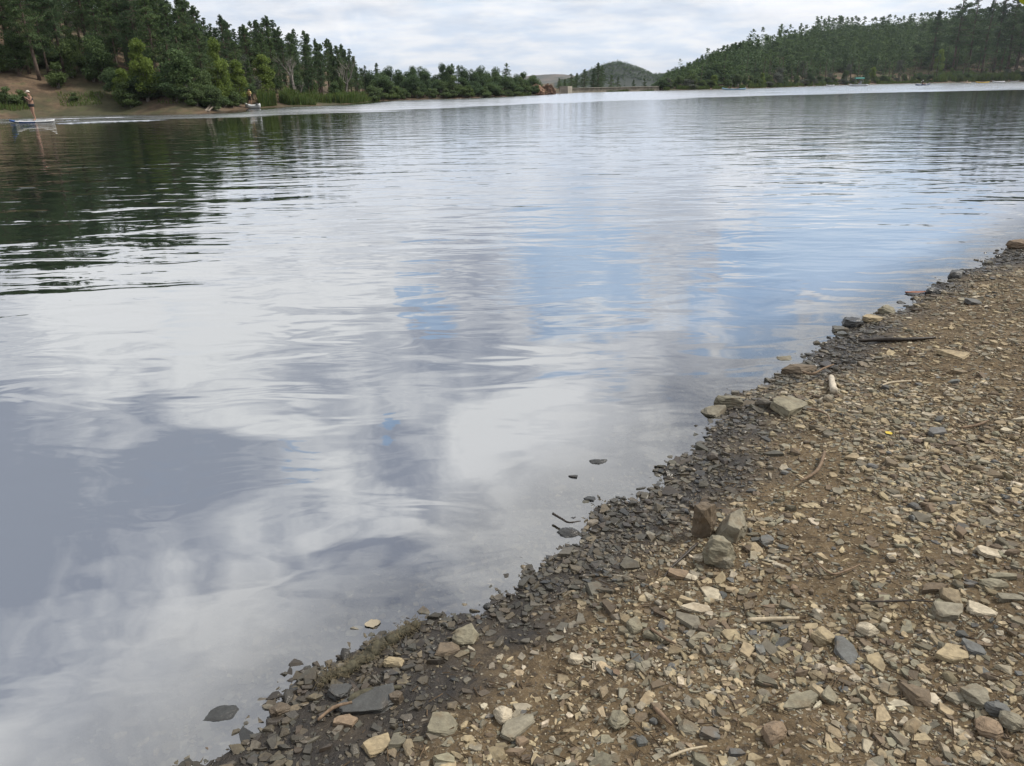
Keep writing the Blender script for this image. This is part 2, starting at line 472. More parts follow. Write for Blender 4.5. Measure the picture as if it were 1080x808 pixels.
# the band in front of the far shores that the wind has ruffled
xx, yy = X[used], Y[used]
pxs, pys, _d = proj_np(np.stack([xx, yy, np.zeros_like(xx)], -1))
rb = np.interp(np.degrees(np.arctan2(xx, yy)), [az_of(p) for p in (0, 100, 250, 390, 520, 700, 900, 1080)],
               [at(p, q).xy.length for p, q in ((0, 131.5), (100, 129.5), (250, 124.5), (390, 118.5), (520, 112), (700, 105), (900, 99), (1060, 95))])
add_attr(wm, 'ruffle', np.clip((r - rb) / rb, -1, 1)); add_attr(wm, 'lee', np.clip((-sw[used] - 1.5) / 2.0, 0, 1))
aw = np.degrees(np.arctan2(xx, yy))
add_attr(wm, 'breeze', np.clip((r - 16) / 26, 0, 1) * np.interp(aw, [az_of(q) for q in (230, 450, 940, 1070)], [0, 1, 1, .45]))
add_attr(wm, 'calm', np.clip((r - 3.2) / 8.5, 0.0, 1) * np.clip(1 - (r - 60) / 150, 0.3, 1))
water = tag(link('water', wm), kind='structure')

# ------------------------------------------------------------------ foliage materials
def leaf_mat(name, c1, c2, c3, merged=False, trans=0.35):
    m, N = mat(name)
    tone = N.n('ShaderNodeAttribute', attribute_name='tone').outputs['Fac']
    if merged: rnd = N.n('ShaderNodeAttribute', attribute_name='each').outputs['Fac']
    else: rnd = N.n('ShaderNodeObjectInfo').outputs['Random']
    c = N.mix(tone, c1, c2)
    c = N.mix(N.m('MULTIPLY', rnd, 0.75), c, c3)
    b = N.n('ShaderNodeBsdfPrincipled'); N.link(c, b.inputs['Base Color']); b.inputs['Roughness'].default_value = 0.7; b.inputs['Specular IOR Level'].default_value = 0.2
    t = N.n('ShaderNodeBsdfTranslucent'); N.link(c, t.inputs[0])
    mx = N.n('ShaderNodeMixShader'); mx.inputs[0].default_value = trans; N.link(b.outputs[0], mx.inputs[1]); N.link(t.outputs[0], mx.inputs[2])
    o = N.n('ShaderNodeOutputMaterial'); N.link(mx.outputs[0], o.inputs[0])
    return m
PINE_C = ((0.046, 0.086, 0.038), (0.150, 0.220, 0.085), (0.062, 0.104, 0.058))
M_PINE = leaf_mat('pine needles', *PINE_C)
M_PINE_M = leaf_mat('woodland needles', *PINE_C, merged=True)
M_OAK = leaf_mat('shrub leaves', (0.065, 0.105, 0.038), (0.16, 0.22, 0.075), (0.11, 0.16, 0.075))
M_YEL = leaf_mat('willow leaves', (0.11, 0.17, 0.035), (0.23, 0.30, 0.075), (0.17, 0.24, 0.06), trans=0.4)
M_GREYLEAF = leaf_mat('grey green leaves', (0.07, 0.085, 0.065), (0.15, 0.165, 0.13), (0.10, 0.12, 0.10))
M_REED = leaf_mat('reed blades', (0.060, 0.110, 0.028), (0.12, 0.19, 0.05), (0.16, 0.17, 0.06), merged=True, trans=0.35)
M_BARK = plain('pine bark', (0.105, 0.08, 0.065), 0.9, 0.4, 3)
M_GREYBARK = plain('grey bark', (0.24, 0.22, 0.20), 0.9, 0.3, 3)

def quads(centers, size_l, size_w, r, up=0.0):
    """small leaf-sized quads, random orientation; up biases the long axis outward/upward"""
    n = len(centers)
    a = r.normal(size=(n, 3)); a[:, 2] += up; a /= np.linalg.norm(a, axis=1)[:, None]
    b = r.normal(size=(n, 3)); b = np.cross(a, b); b /= np.linalg.norm(b, axis=1)[:, None]
    sl = size_l * r.uniform(0.6, 1.3, n)[:, None] * 0.5; sw = size_w * r.uniform(0.6, 1.3, n)[:, None] * 0.5
    V = np.stack([centers - a * sl, centers - b * sw + a * sl * 0.1, centers + a * sl, centers + b * sw + a * sl * 0.1], 1).reshape(-1, 3)
    F = np.arange(4 * n).reshape(n, 4)
    return V, F

def tube(points, radii, seg=7, cap=True):
    P = [Vector(p) for p in points]
    V = []; F = []
    prev = None
    for i, p in enumerate(P):
        d = (P[min(i + 1, len(P) - 1)] - P[max(i - 1, 0)]).normalized()
        x = d.cross(Vector((0.31, 0.2, 0.93))).normalized() if prev is None else (prev - d * prev.dot(d)).normalized()
        prev = x; y = d.cross(x)
        for k in range(seg):
            a = 2 * math.pi * k / seg
            V.append(tuple(p + (x * math.cos(a) + y * math.sin(a)) * radii[i]))
    for i in range(len(P) - 1):
        for k in range(seg):
            F.append((i * seg + k, i * seg + (k + 1) % seg, (i + 1) * seg + (k + 1) % seg, (i + 1) * seg + k))
    if cap:
        V.append(tuple(P[0])); V.append(tuple(P[-1]))
        for k in range(seg):
            F.append((len(V) - 2, (k + 1) % seg, k, k)); F.append((len(V) - 1, (len(P) - 1) * seg + k, (len(P) - 1) * seg + (k + 1) % seg, (len(P) - 1) * seg + (k + 1) % seg))
    return V, F

class Geo:
    def __init__(s): s.V = []; s.F = []
    def add(s, V, F):
        o = len(s.V); s.V += [tuple(v) for v in V]; s.F += [tuple(o + i for i in f) for f in F]
    def mesh(s, name, m, smooth=True):
        me = bpy.data.meshes.new(name)
        F = [tuple(dict.fromkeys(f)) for f in s.F]
        me.from_pydata(s.V, [], F); me.update()
        if smooth: me.polygons.foreach_set('use_smooth', np.ones(len(me.polygons), bool))
        if m: me.materials.append(m)
        return me
    def obj(s, name, m, parent=None, smooth=True): return link(name, s.mesh(name, m, smooth), parent)

def pine_geo(seed, H=12.0, detail='hi', shape=0.0):
    r = np.random.default_rng(seed)
    lean = r.normal(0, 0.25, 2)
    def axis(u): return np.array([lean[0] * u * u + 0.12 * math.sin(u * 5 + seed), lean[1] * u * u + 0.12 * math.cos(u * 4 + seed), u * H])
    g = Geo()
    us = np.linspace(0, 0.985, 10)
    g.add(*tube([axis(u) for u in us], [0.21 * (1 - u) ** 0.8 + 0.02 for u in us], 7))
    nb = 88 if detail == 'hi' else 34
    cen = []; tone = []
    base_u = (0.22 + 0.12 * r.random()) if detail == 'hi' else (0.06 + 0.1 * r.random())
    for i in range(nb):
        u = base_u + (1 - base_u) * ((i + r.random()) / nb) ** 0.92
        if r.random() < 0.22: continue
        prof = min(1.0, (1 - u) / (0.70 + shape)) ** 0.72 * min(1.0, 0.55 + (u - base_u) * 2.2)
        L = (2.55 * prof + 0.12) * r.uniform(0.4, 1.3)
        az = i * 2.39996 + r.normal(0, 0.5)
        d = np.array([math.cos(az), math.sin(az), r.uniform(-0.18, 0.34) + 0.5 * (u > 0.85)])
        p0 = axis(u); p1 = p0 + d * L
        if L > 0.7 and detail == 'hi':
            mid = p0 + d * L * 0.5 - np.array([0, 0, 0.06 * L])
            g.add(*tube([p0, mid, p1], [0.05, 0.032, 0.012], 4, False))
        tb = r.uniform(0, 1)
        for t in ((0.4, 0.62, 0.82, 1.0) if detail == 'hi' else (0.5, 0.95)):
            if r.random() < 0.12: continue
            c = p0 + d * L * t + r.normal(0, 0.12, 3) - np.array([0, 0, 0.10 * L * t * t])
            cen.append(c); tone.append(np.clip(tb * 0.6 + r.uniform(0, 0.55), 0, 1))
    for k in range(4): cen.append(axis(0.93 + 0.025 * k)); tone.append(0.5)
    cen = np.array(cen); tone = np.array(tone)
    k = 20 if detail == 'hi' else 7
    spread = 0.25 if detail == 'hi' else 0.42
    taper = np.clip((H - cen[:, 2]) / (0.4 * H), 0.30, 1)
    C3 = np.repeat(cen, k, 0) + r.normal(0, 1, (len(cen) * k, 3)) * np.array([spread, spread, spread * 0.62]) * np.repeat(taper, k)[:, None]
    if detail == 'hi': V, F = quads(C3, 0.36, 0.085, r, 0.5)
    else: V, F = quads(C3, 0.62, 0.26, r, 0.3)
    T = np.repeat(np.clip(np.repeat(tone, k) + r.normal(0, 0.12, len(C3)), 0, 1), 4)
    return g, V, F, T

def shrub_geo(seed, W=2.2, H=2.4, n=3400, leaf=(0.16, 0.11), stems=6, lob=9):
    r = np.random.default_rng(seed)
    g = Geo()
    L = [np.array([0, 0, H * 0.55])]
    for _ in range(lob):
        hz_ = r.uniform(0.2, 0.9); ww_ = W * .40 * math.sin(math.pi * min(.97, hz_ * .92 + .12)) ** .8; a_ = r.uniform(0, 6.28); q_ = math.sqrt(r.random())
        L.append(np.array([math.cos(a_) * ww_ * q_, math.sin(a_) * ww_ * q_, H * hz_]))
    for i in range(stems):
        q = L[1 + i % lob]
        g.add(*tube([(r.normal(0, .08), r.normal(0, .08), -0.1), tuple(q * np.array([.4, .4, .5])), tuple(q)], [0.06, 0.04, 0.012], 5, False))
    idx = r.integers(0, len(L), n)
    c = np.array(L)[idx]; rad = (W * 0.25 * r.uniform(0.6, 1.25, len(L)))[idx]
    d = r.normal(size=(n, 3)); d /= np.linalg.norm(d, axis=1)[:, None]
    p = c + d * (rad * r.uniform(0.45, 1.08, n))[:, None] * np.array([1, 1, 0.85])
    p[:, 2] = np.maximum(p[:, 2], 0.04 + r.uniform(0, .2, n))
    V, F = quads(p, leaf[0], leaf[1], r, 0.1)
    tn = r.uniform(0, 1, len(L))[idx] * 0.6 + r.uniform(0, .5, n)
    return g, V, F, np.repeat(np.clip(tn, 0, 1), 4)

def bare_geo(seed, H=6):
    r = np.random.default_rng(seed); g = Geo()
    def br(p, d, L, rad, lv):
        q = p + d * L
        m = p + d * L * 0.5 + r.normal(0, 0.06 * L, 3)
        g.add(*tube([p, m, q], [rad, rad * .75, rad * .5], 5 if lv < 2 else 3, False))
        if lv >= 4: return
        for k in range(4 if lv < 1 else 3):
            dd = d + r.normal(0, 0.55, 3) * np.array([1, 1, .5]) + np.array([0, 0, .18]); dd /= np.linalg.norm(dd)
            br(p + d * L * r.uniform(.45, 1), dd, L * r.uniform(.5, .75), rad * .5, lv + 1)
    br(np.array([0, 0, -.2]), np.array([.05, 0, 1.0]), H * .42, .13, 0)
    return g

def plant_proto(name, geo4, leafm, barkm, trunk='trunk', crown='crown'):
    g, V, F, T = geo4
    t = empty(name, (0, 0, -500))
    g.obj(trunk, barkm, t)
    me = mesh_np(crown, V, F, leafm); add_attr(me, 'tone', T)
    link(crown, me, t)
    return t
PROTO = {}
PROTO['pine'] = [plant_proto('pine_tree', pine_geo(11 + i, 12, 'hi', [0, .2, -.15, .3, .1, -.1, .25][i]), M_PINE, M_BARK) for i in range(7)]
PROTO['farpine'] = [plant_proto('pine_tree', pine_geo(51 + i, 12, 'lo', [0, .2, -.1, .25, .1][i]), M_PINE, M_BARK) for i in range(5)]
PROTO['shrub'] = [plant_proto('shrub', shrub_geo(70 + i), M_OAK, M_GREYBARK, 'stems', 'foliage') for i in range(4)]
PROTO['juniper'] = [plant_proto('juniper_tree', shrub_geo(80 + i, 3.0, 4.6, 5200, (.2, .12), 6, 13), M_PINE, M_BARK) for i in range(4)]
PROTO['willow'] = [plant_proto('willow_tree', shrub_geo(90 + i, 2.5, 5.6, 7000, (.22, .12), 6, 30), M_YEL, M_GREYBARK) for i in range(3)]
PROTO['grey'] = [plant_proto('cottonwood_tree', shrub_geo(95 + i, 3.2, 6.2, 3600, (.2, .12), 8, 12), M_GREYLEAF, M_GREYBARK) for i in range(2)]
PROTO['bare'] = []
for i in range(3):
    t = empty('bare_tree', (0, 0, -500)); bare_geo(120 + i).obj('trunk', M_GREYBARK, t); PROTO['bare'].append(t)
PNAME = dict(pine='pine_tree', farpine='pine_tree', shrub='shrub', juniper='juniper_tree', willow='willow_tree', grey='cottonwood_tree', bare='bare_tree')
PCAT = dict(pine='pine', farpine='pine', shrub='shrub', juniper='juniper', willow='willow', grey='cottonwood', bare='bare tree')
PH = dict(pine=12, farpine=12, shrub=2.6, juniper=4.7, willow=5.7, grey=6.3, bare=6.0)

# ------------------------------------------------------------------ where the shores are, seen from the eye
def shore_r(px):
    a = R(az_of(px)); rs_ = np.arange(45, 600, 0.5)
    s = sdist(np.sin(a) * rs_, np.cos(a) * rs_)
    k = np.where((s[1:] > 0) & (s[:-1] <= 0))[0]
    return float(rs_[k[-1] + 1]) if len(k) else 60.0
SR_PX = np.arange(-260, 1261, 10)
SR = np.array([shore_r(float(p)) for p in SR_PX])
AZT = np.array([az_of(float(p)) for p in SR_PX])
def land(px, s):
    a = R(float(np.interp(px, SR_PX, AZT))); r = float(np.interp(px, SR_PX, SR)) + s
    return math.sin(a) * r, math.cos(a) * r, r
def horizon(px): return 98.6 - 0.0165 * px
SKX = [-200, 0, 150, 182, 192, 204, 216, 230, 243, 258, 272, 290, 306, 322, 338, 352, 372, 384, 396, 440, 470, 500, 540, 562, 576, 600, 692, 720, 760, 800, 860, 900, 960, 1000, 1030, 1055, 1080, 1200]
SKY = [-80, -58, -40, -18, 12, 2, 12, 30, 22, 34, 28, 22, 38, 28, 46, 42, 54, 76, 64, 70, 66, 64, 66, 76, 86, 92, 84, 70, 52, 36, 20, 16, 12, 6, -4, -16, -20, -60]
def tree_h(px, r, z, j=0):
    y = float(np.interp(px, SKX, SKY)) + j
    return (horizon(px) - y) / 923 * r + CAM_H - z

PLANTS = []      # (kind, px, s, root, r)
def put(kind, px, s, h, wide=None, x=None):
    x, y, r = land(px, s)
    z = hz1(x, y)
    pr = PROTO[kind][random.randrange(len(PROTO[kind]))]
    t = copy_tree(pr)
    t.name = PNAME[kind]
    k = h / PH[kind]
    wd = k if wide is None else wide
    t.location = (x, y, z - 0.08); t.rotation_euler = (0, 0, random.uniform(0, 6.28)); t.scale = (wd, wd, k)
    PLANTS.append((kind, px, s, t, r, z))
    return t

# left bank
for row, (s0, step, jit) in enumerate(((8, 13, 9), (14, 11, 8), (21, 10.5, 6), (28, 11, 3), (36, 12, 2))):
    px = -190 + row * 4
    while px < 392:
        p = px + random.uniform(-4, 4); s = s0 + random.uniform(-2.5, 2.5)
        if p > 190: s *= 0.75
        x, y, r = land(p, s); z = hz1(x, y)
        h = tree_h(p, r, z, random.uniform(0, [26, 18, 10, 6, 4][row] if p > 170 else 55))
        h = max(3.5, min(h, 17.5)) * (0.8 if row == 0 else 1)
        if not (row == 0 and (p < 40 or 60 < p < 110) and random.random() < 0.7):
            k = (h / 12); put('pine', p, s, h, k * random.uniform(0.8, 1.08) if h > 6 else k * 1.0)
        px += step * random.uniform(0.75, 1.25) * (1.0 if p < 200 else 0.95)
# named ones of the left bank
special = [('willow', 154, 3.0, 5.2, 0.85, 'bright yellow-green willow standing at the water among the dark pines of the wooded bank', 'bright yellow-green willow'),
           ('willow', 131, 3.0, 2.8, 0.6, 'small dull green willow bush beside the bright yellow-green willow', 'small dull willow bush'),
           ('willow', 232, 5.0, 6.2, 0.75, 'tall narrow yellow-green willow at the edge of the dark pine wood', 'tall narrow willow'),
           ('willow', 251, 3.5, 4.4, 0.8, 'round yellow-green willow just above the reeds beside the tall narrow willow', 'round willow'),
           ('willow', 280, 5.5, 4.6, 0.85, 'pale yellow-green willow standing behind the reed bed', 'willow behind the reed bed'),
           ('grey', 263, 7.0, 5.4, 0.7, 'grey-green half bare cottonwood between two yellow-green willows', 'grey cottonwood between willows'),
           ('bare', 310, 2.5, 7.0, 1.0, 'tall bare grey tree with forked trunk rising from the reed bed', 'tall bare grey tree'),
           ('bare', 316, 1.5, 3.2, 0.5, 'short bare grey snag beside the tall bare grey tree', 'short bare snag'),
           ('bare', 366, 4.0, 7.2, 1.1, 'bare grey tree with a wide fan of branches at the end of the reeds', 'wide bare grey tree'),
           ('shrub', 62, 4.8, 2.3, 1.0, 'round green bush alone on the bare soil bank behind the paddleboarder', 'round bush on the soil bank'),
           ('shrub', 5, 2.4, 1.6, 0.75, 'low bright green bush on the bank at the edge of the view', 'low green bush'),
           ('shrub', 22, 2.4, 1.3, 0.7, 'low pale green bush on the soil bank just past the paddleboard nose', 'low pale bush'),
           ('juniper', 25, 8, 3.6, 0.9, 'dark bushy juniper at the top of the soil bank above the paddleboarder', 'juniper above the paddleboarder'),
           ('juniper', 108, 6, 4.2, 0.95, 'dark bushy juniper spreading over the soil bank beside the round bush', 'spreading dark juniper'),
           ('shrub', 76, 2.6, 0.8, 0.5, 'small low scrubby plant on the soil bank under the round bush', 'scrubby plant'),
           ('juniper', 190, 3.5, 4.4, 1.1, 'dark dense juniper hanging over the water beyond the bright willow', 'dense juniper over the water'),
           ('shrub', 205, 1.6, 1.5, 0.9, 'grey brushy shrub over driftwood at the foot of the pines', 'grey brushy shrub'),
           ('bare', 204, 2.2, 2.4, 0.6, 'grey dead brush leaning over the bank near the driftwood', 'grey dead brush'),
           ('shrub', 135, 1.4, 1.3, 0.8, 'green bush at the water below the bright yellow-green willow', 'bush below the willow'),
           # far bank and dam
           ('shrub', 526, 1.5, 1.6, 1.0, 'pale green bush near the waterline of the low far bank', 'pale bush of the far bank'),
           ('shrub', 1012, 2, 2.6, 1.5, 'bright green rounded bush at the water just past the black kayak', 'bright bush past the black kayak'),
           ('willow', 920, 6, 5.4, 0.9, 'bright yellow-green tree low on the wooded hill above the teal canopy boat', 'yellow-green tree above the canopy boat'),
           ('willow', 988, 8, 11, 1.3, 'tall pale green tree on the hillside above the black kayak', 'tall pale green tree'),
           ('willow', 753, 3, 3.2, 0.8, 'small bright green bush-like willow at the foot of the hill near the dam', 'small bright willow near the dam'),
           ('willow', 804, 3, 3.8, 0.7, 'small yellow-green tree at the shore above the two-seat kayak', 'small yellow-green tree'),
           ('grey', 822, 8, 6.5, 0.9, 'pale grey-green cottonwood at the shore beyond the two-seat kayak', 'pale cottonwood by the kayak'),
           ('grey', 846, 9, 8.0, 1.1, 'large pale grey half bare cottonwood on the shore of the wooded hill', 'large pale cottonwood'),
           ('grey', 893, 9, 6.5, 1.0, 'olive grey cottonwood between the large pale cottonwood and the yellow-green tree', 'olive cottonwood'),
           ('grey', 948, 12, 8, 1.4, 'grey-green broad tree on the shore between the canopy boat and the black kayak', 'broad grey-green tree'),
           ('grey', 704, 2, 3.6, 0.6, 'grey-green tree standing where the dam meets the wooded hill', 'grey-green tree at the dam'),
           ]
TLAND = []
for kd, px, s, h, wd, lab, short in special:
    t = put(kd, px, s, h, wd * (1.0 if kd != 'shrub' else 1.0))
    tag(t, lab, PCAT[kd]); PLANTS.pop()
    TLAND.append((px, short))
# shrubs under the left bank trees
for i in range(40):
    p = random.uniform(-40, 385); s = random.uniform(2.5, 13)
    if (p < 115 and s < 7.0): s += 6
    put(random.choice(('shrub', 'juniper')), p, s, random.uniform(1.4, 3.2), random.uniform(0.5, 0.9))
for i in range(16):
    put(random.choice(('shrub', 'juniper', 'shrub')), random.uniform(78, 200), random.uniform(6, 17), random.uniform(1.2, 3.4), random.uniform(.6, 1.0))
# low far bank
px = 392
while px < 574:
    put('shrub', px + random.uniform(-4, 4), .9, random.uniform(1.1, 2.0), random.uniform(.7, 1.1))
    for s in (2.5, 8, 15):
        p = px + random.uniform(-4, 4); x, y, r = land(p, s); z = hz1(x, y)
        hmax = tree_h(p, r, z, random.uniform(0, 5) if random.random() < 0.45 else random.uniform(7, 14))
        if s < 4: put(random.choice(('juniper', 'shrub', 'juniper')), p, s, min(hmax, random.uniform(2, 3.6)), random.uniform(.8, 1.15))
        elif s > 10 and hmax > 4.0 and random.random() < .5: put('pine', p, s, min(hmax, 9), hmax / 12 * 1.15)
        else: put('juniper', p, s, min(hmax, 4.6), random.uniform(.7, 1.0))
    px += 9.5
# trees behind the dam
for p, s, h in ((603, 16, 4.4), (608, 18, 4.8), (616, 17, 5.6), (626, 20, 6.0), (631, 18, 7.0), (634, 22, 6.4), (645, 30, 4.5), (652, 30, 4.0), (668, 30, 3.6), (680, 26, 3.6), (590, 14, 3.0), (596, 25, 3.0)):
    x, y, r = land(p, s); z = hz1(x, y)
    put('pine', p, s, h + max(0, -z) * .5, (h / 12) * 1.3)
# hill on the other side: rows from the shore up to the ridge
R_ROWS = [(5, 11), (14, 12), (28, 14)]
for row, (s0, step) in enumerate(R_ROWS):
    px = 694 + row * 3
    while px < 1150:
        p = px + random.uniform(-4, 4); s = s0 + random.uniform(-3, 4)
        Wd = float(np.interp(az_of(p), HAZ, HW))
        x, y, r = land(p, s); z = hz1(x, y)
        if s < Wd:
            big_ = np.clip((p - 960) / 80, 0, 1)
            h = random.uniform(6, 8.5) + 5.5 * big_ * random.uniform(.5, 1.1)
            h = min(h, max(3, tree_h(p, r, z, 2)))
            if row == 0 and random.random() < .5: put(random.choice(('juniper', 'grey', 'shrub')), p, s, random.uniform(2.6, 5), random.uniform(1, 1.5))
            else: put('farpine', p, s, h, h / 12 * 1.25)
        px += step * random.uniform(.8, 1.2)
for i in range(52):
    put(random.choice(('shrub', 'juniper', 'shrub', 'grey')), 700 + i * 8.2 + random.uniform(-3, 3), random.uniform(2, 4.5), random.uniform(1.6, 3.6), random.uniform(1.0, 1.6))
for i in range(20):
    put(random.choice(('shrub', 'juniper')), random.uniform(118, 262), random.uniform(1.5, 4), random.uniform(1.2, 2.6), random.uniform(.7, 1.1))
# tall pines close to the edge of the view
for p, s, h in ((1004, 14, 19), (1018, 18, 17), (1034, 12, 21), (1046, 22, 20), (1060, 15, 22), (1070, 10, 21), (1082, 8, 22), (1098, 6, 22), (1112, 6, 22), (1128, 4, 21), (980, 24, 16), (1140, 5, 21)):
    x, y, r = land(p, s); z = hz1(x, y)
    t = put('pine', p, s, min(31, max(10, tree_h(p, r, z, random.uniform(-6, 14)))), random.uniform(2.0, 2.7))
# the slope and ridge above: a wood that reads as one mass
acc_V = []; acc_F = []; acc_T = []; acc_E = []; off = 0
lo = []
for pr in PROTO['farpine']:
    me = [c for c in pr.children if c.name.startswith('crown')][0].data
    v = np.empty(len(me.vertices) * 3, np.float32); me.vertices.foreach_get('co', v)
    tt = np.empty(len(me.vertices), np.float32); me.attributes['tone'].data.foreach_get('value', tt)
    lo.append((v.reshape(-1, 3), tt))
for i_ in range(3):
    _g, v_, f_, t_ = shrub_geo(300 + i_, 5.4, 8.5, 420, (.75, .45), 3, 12); lo.append((np.asarray(v_, np.float32), t_))
def scatter_wood(name, pts, label):
    global acc_V
    VV = []; TT = []; EE = []
    for (x, y, z, h, wd) in pts:
        v, tt = lo[rng.integers(len(lo))]
        a = rng.uniform(0, 6.28); ca, sa = math.cos(a), math.sin(a)
        k = h / 12
        q = np.stack([(v[:, 0] * ca - v[:, 1] * sa) * wd, (v[:, 0] * sa + v[:, 1] * ca) * wd, v[:, 2] * k], -1) + np.array([x, y, z])
        VV.append(q); TT.append(tt); EE.append(np.full(len(q), rng.random()))
    VV = np.vstack(VV); F = np.arange(len(VV)).reshape(-1, 4)
    me = mesh_np(name, VV, F, M_PINE_M); add_attr(me, 'tone', np.concatenate(TT)); add_attr(me, 'each', np.concatenate(EE))
    return tag(link(name, me), label, None, None, 'stuff')
pts = []
for i in range(2700):
    p = rng.uniform(700, 1240); 
    Wd = float(np.interp(az_of(p), HAZ, HW)); s = rng.uniform(24, max(66, Wd + 14))
    if p < 780: s = rng.uniform(8, Wd + 8)
    x, y, r = land(p, s); z = hz1(x, y)
    if p < 860 and fbm(np.array([x]), np.array([y]), 0.06, 3, 77)[0] > 0.13: continue
    ridge = s > Wd - 12
    h = rng.uniform(5, 10.5) if not ridge else rng.choice([3, 3.5, 4, 5, 6.5])
    h = min(h, max(2.2, tree_h(p, r, z, rng.uniform(-2, 6)))) if not ridge else float(np.clip(tree_h(p, r, z, rng.uniform(-9, 16) if rng.random() < .3 else rng.uniform(4, 18)), 2.5, 11))
    pts.append((x, y, z - .1, h, h / 12 * (1.6 if h > 4.5 else 2.3)))
scatter_wood('woodland', pts, 'dark green pine and juniper wood covering the upper slope of the hill across the lake')
pts = []
for i in range(3200):
    c = far_pt(rng.uniform(590, 715), rng.uniform(735, 880) if i > 900 else rng.uniform(260, 735)); z = hz1(*c)
    if z < -1: continue
    h = rng.uniform(1.4, 2.6)
    if rng.random() < .02: h *= 1.5
    pts.append((c[0], c[1], z - .1, h, h / 12 * 3.4))
scatter_wood('scrub', pts, 'dark scrub covering the small cone-shaped hill beyond the dam')

# ------------------------------------------------------------------ labels of the trees
ORD = ['first', 'second', 'third', 'fourth', 'fifth', 'sixth', 'seventh', 'eighth', 'ninth', 'tenth', 'eleventh', 'twelfth', 'thirteenth', 'fourteenth', 'fifteenth', 'sixteenth', 'seventeenth', 'eighteenth', 'nineteenth', 'twentieth', 'twenty-first', 'twenty-second', 'twenty-third', 'twenty-fourth', 'twenty-fifth']
ALLMARK = TLAND + [(35, 'paddleboarder'), (640, 'dam'), (775, 'two-seat kayak'), (905, 'teal canopy boat'), (973, 'black kayak'), (1036, 'yellow kayak'), (577, 'reddish rock cliff')]
MARKX = [(154, 'brightest willow'), (62, 'lone round bush'), (232, 'tall narrow willow'), (310, 'tall bare tree'), (366, 'wide bare tree'),
         (35, 'paddleboarder'), (577, 'reddish rock cliff'), (640, 'middle of the dam'), (775, 'two-seat kayak'), (846, 'large pale cottonwood'), (905, 'teal canopy boat'), (973, 'black kayak'), (1036, 'yellow kayak'), (108, 'spreading juniper'), (526, 'pale far-bank bush')]
def zone(kind, px, s):
    if px < 392: a, b = 'wooded bank', [(10, 'front row'), (18, 'second row'), (25, 'middle rows'), (33, 'back rows'), (99, 'skyline row')]
    elif px < 576: a, b = 'low far bank', [(5, 'water-edge row'), (12, 'middle row'), (99, 'skyline row')]
    elif px < 692: return 'behind the dam'
    else: a, b = 'hill across the lake', [(9, 'front row'), (19, 'second row'), (31, 'third row'), (47, 'fourth row'), (999, 'upper row')]
    for lim, t in b:
        if s < lim: return t + ' of the ' + a
byz = {}
for e in PLANTS:
    kind, px, s, t, r, z = e
    m = min(MARKX, key=lambda q: abs(q[0] - px))
    side = 'left' if px < m[0] else 'right'
    byz.setdefault((PCAT[kind], zone(kind, px, s), m[1], m[0], side), []).append(e)
for (cat, zn, mk, mx_, side), L in byz.items():
    L.sort(key=lambda e: abs(e[1] - mx_))
    for i, e in enumerate(L):
        w_ = '' if len(L) == 1 else ORD[min(i, 24)] + ' '
        lb = f'{w_}{cat} {side} of the {mk}, {zn}'.replace('of the middle of the dam', 'of the dam middle')
        gp = {'pine': 'pines', 'juniper': 'junipers', 'shrub': 'shrubs', 'cottonwood': 'cottonwoods'}[cat] + (' of the wooded bank' if e[1] < 392 else ' of the far shores')
        tag(e[3], lb, cat, gp)
for L in PROTO.values():
    for t in L:
        for c_ in list(t.children): bpy.data.objects.remove(c_)
        bpy.data.objects.remove(t)

# ------------------------------------------------------------------ reeds along the far shores
def reeds(ranges, label):
    VV = []; n_all = 0
    for p0, p1, s0, s1, h, n in ranges:
        pp = rng.uniform(p0, p1, n); aa = np.radians(np.interp(pp, SR_PX, AZT)); r = np.interp(pp, SR_PX, SR) + s0 + (s1 - s0) * rng.random(n) ** 1.3
        x = np.sin(aa) * r; y = np.cos(aa) * r
        kk = fbm(x, y, .35, 3, 91) > -.08
        x, y, r = x[kk], y[kk], r[kk]; z = height(x, y); n = len(x)
        hh = h * rng.uniform(.45, 1.15, n) * (1 + fbm(x, y, .6, 2, 92) * 1.2); wv = 0.03 * (r / 100 + .5); a = rng.uniform(0, 6.28, n)
        dx, dy = np.cos(a) * wv, np.sin(a) * wv; lx, ly = rng.normal(0, .16 * h, n), rng.normal(0, .16 * h, n)
        Q = np.stack([np.stack([x - dx, y - dy, z - .1], -1), np.stack([x + dx, y + dy, z - .1], -1), np.stack([x + dx * .5 + lx, y + dy * .5 + ly, z + hh], -1), np.stack([x - dx * .3 + lx, y - dy * .3 + ly, z + hh * .97], -1)], 1)
        VV.append(Q.reshape(-1, 3))
    VV = np.vstack(VV)
    F = np.arange(len(VV)).reshape(-1, 4)
    me = mesh_np('reeds', VV, F, M_REED); n = len(F)
    add_attr(me, 'tone', np.repeat(rng.uniform(0, 1, n), 4)); add_attr(me, 'each', np.repeat(rng.uniform(0, 1, n) ** 2, 4))
    tag(link('reeds', me), label, None, None, 'stuff')
reeds([(272, 304, .2, 5, 1.15, 5200), (300, 386, .2, 5, .95, 9000), (386, 400, .1, 2, .5, 900)], 'bright green reed bed along the water of the wooded bank')
reeds([(535, 560, .2, 3, .5, 1500), (700, 780, .2, 3, .7, 4500), (780, 920, .2, 4, .9, 9000), (985, 1090, 1, 9, 1.9, 8000), (925, 985, .2, 3, .8, 2500), (640, 690, 0, 1.2, .35, 900)], 'low green reeds and grass along the foot of the hill across the lake')
reeds([(-10, 30, 1.2, 4, .35, 500), (60, 110, 1.5, 4, .25, 500), (110, 190, 2, 6, .25, 500)], 'thin dry grass on the soil bank behind the paddleboarder')

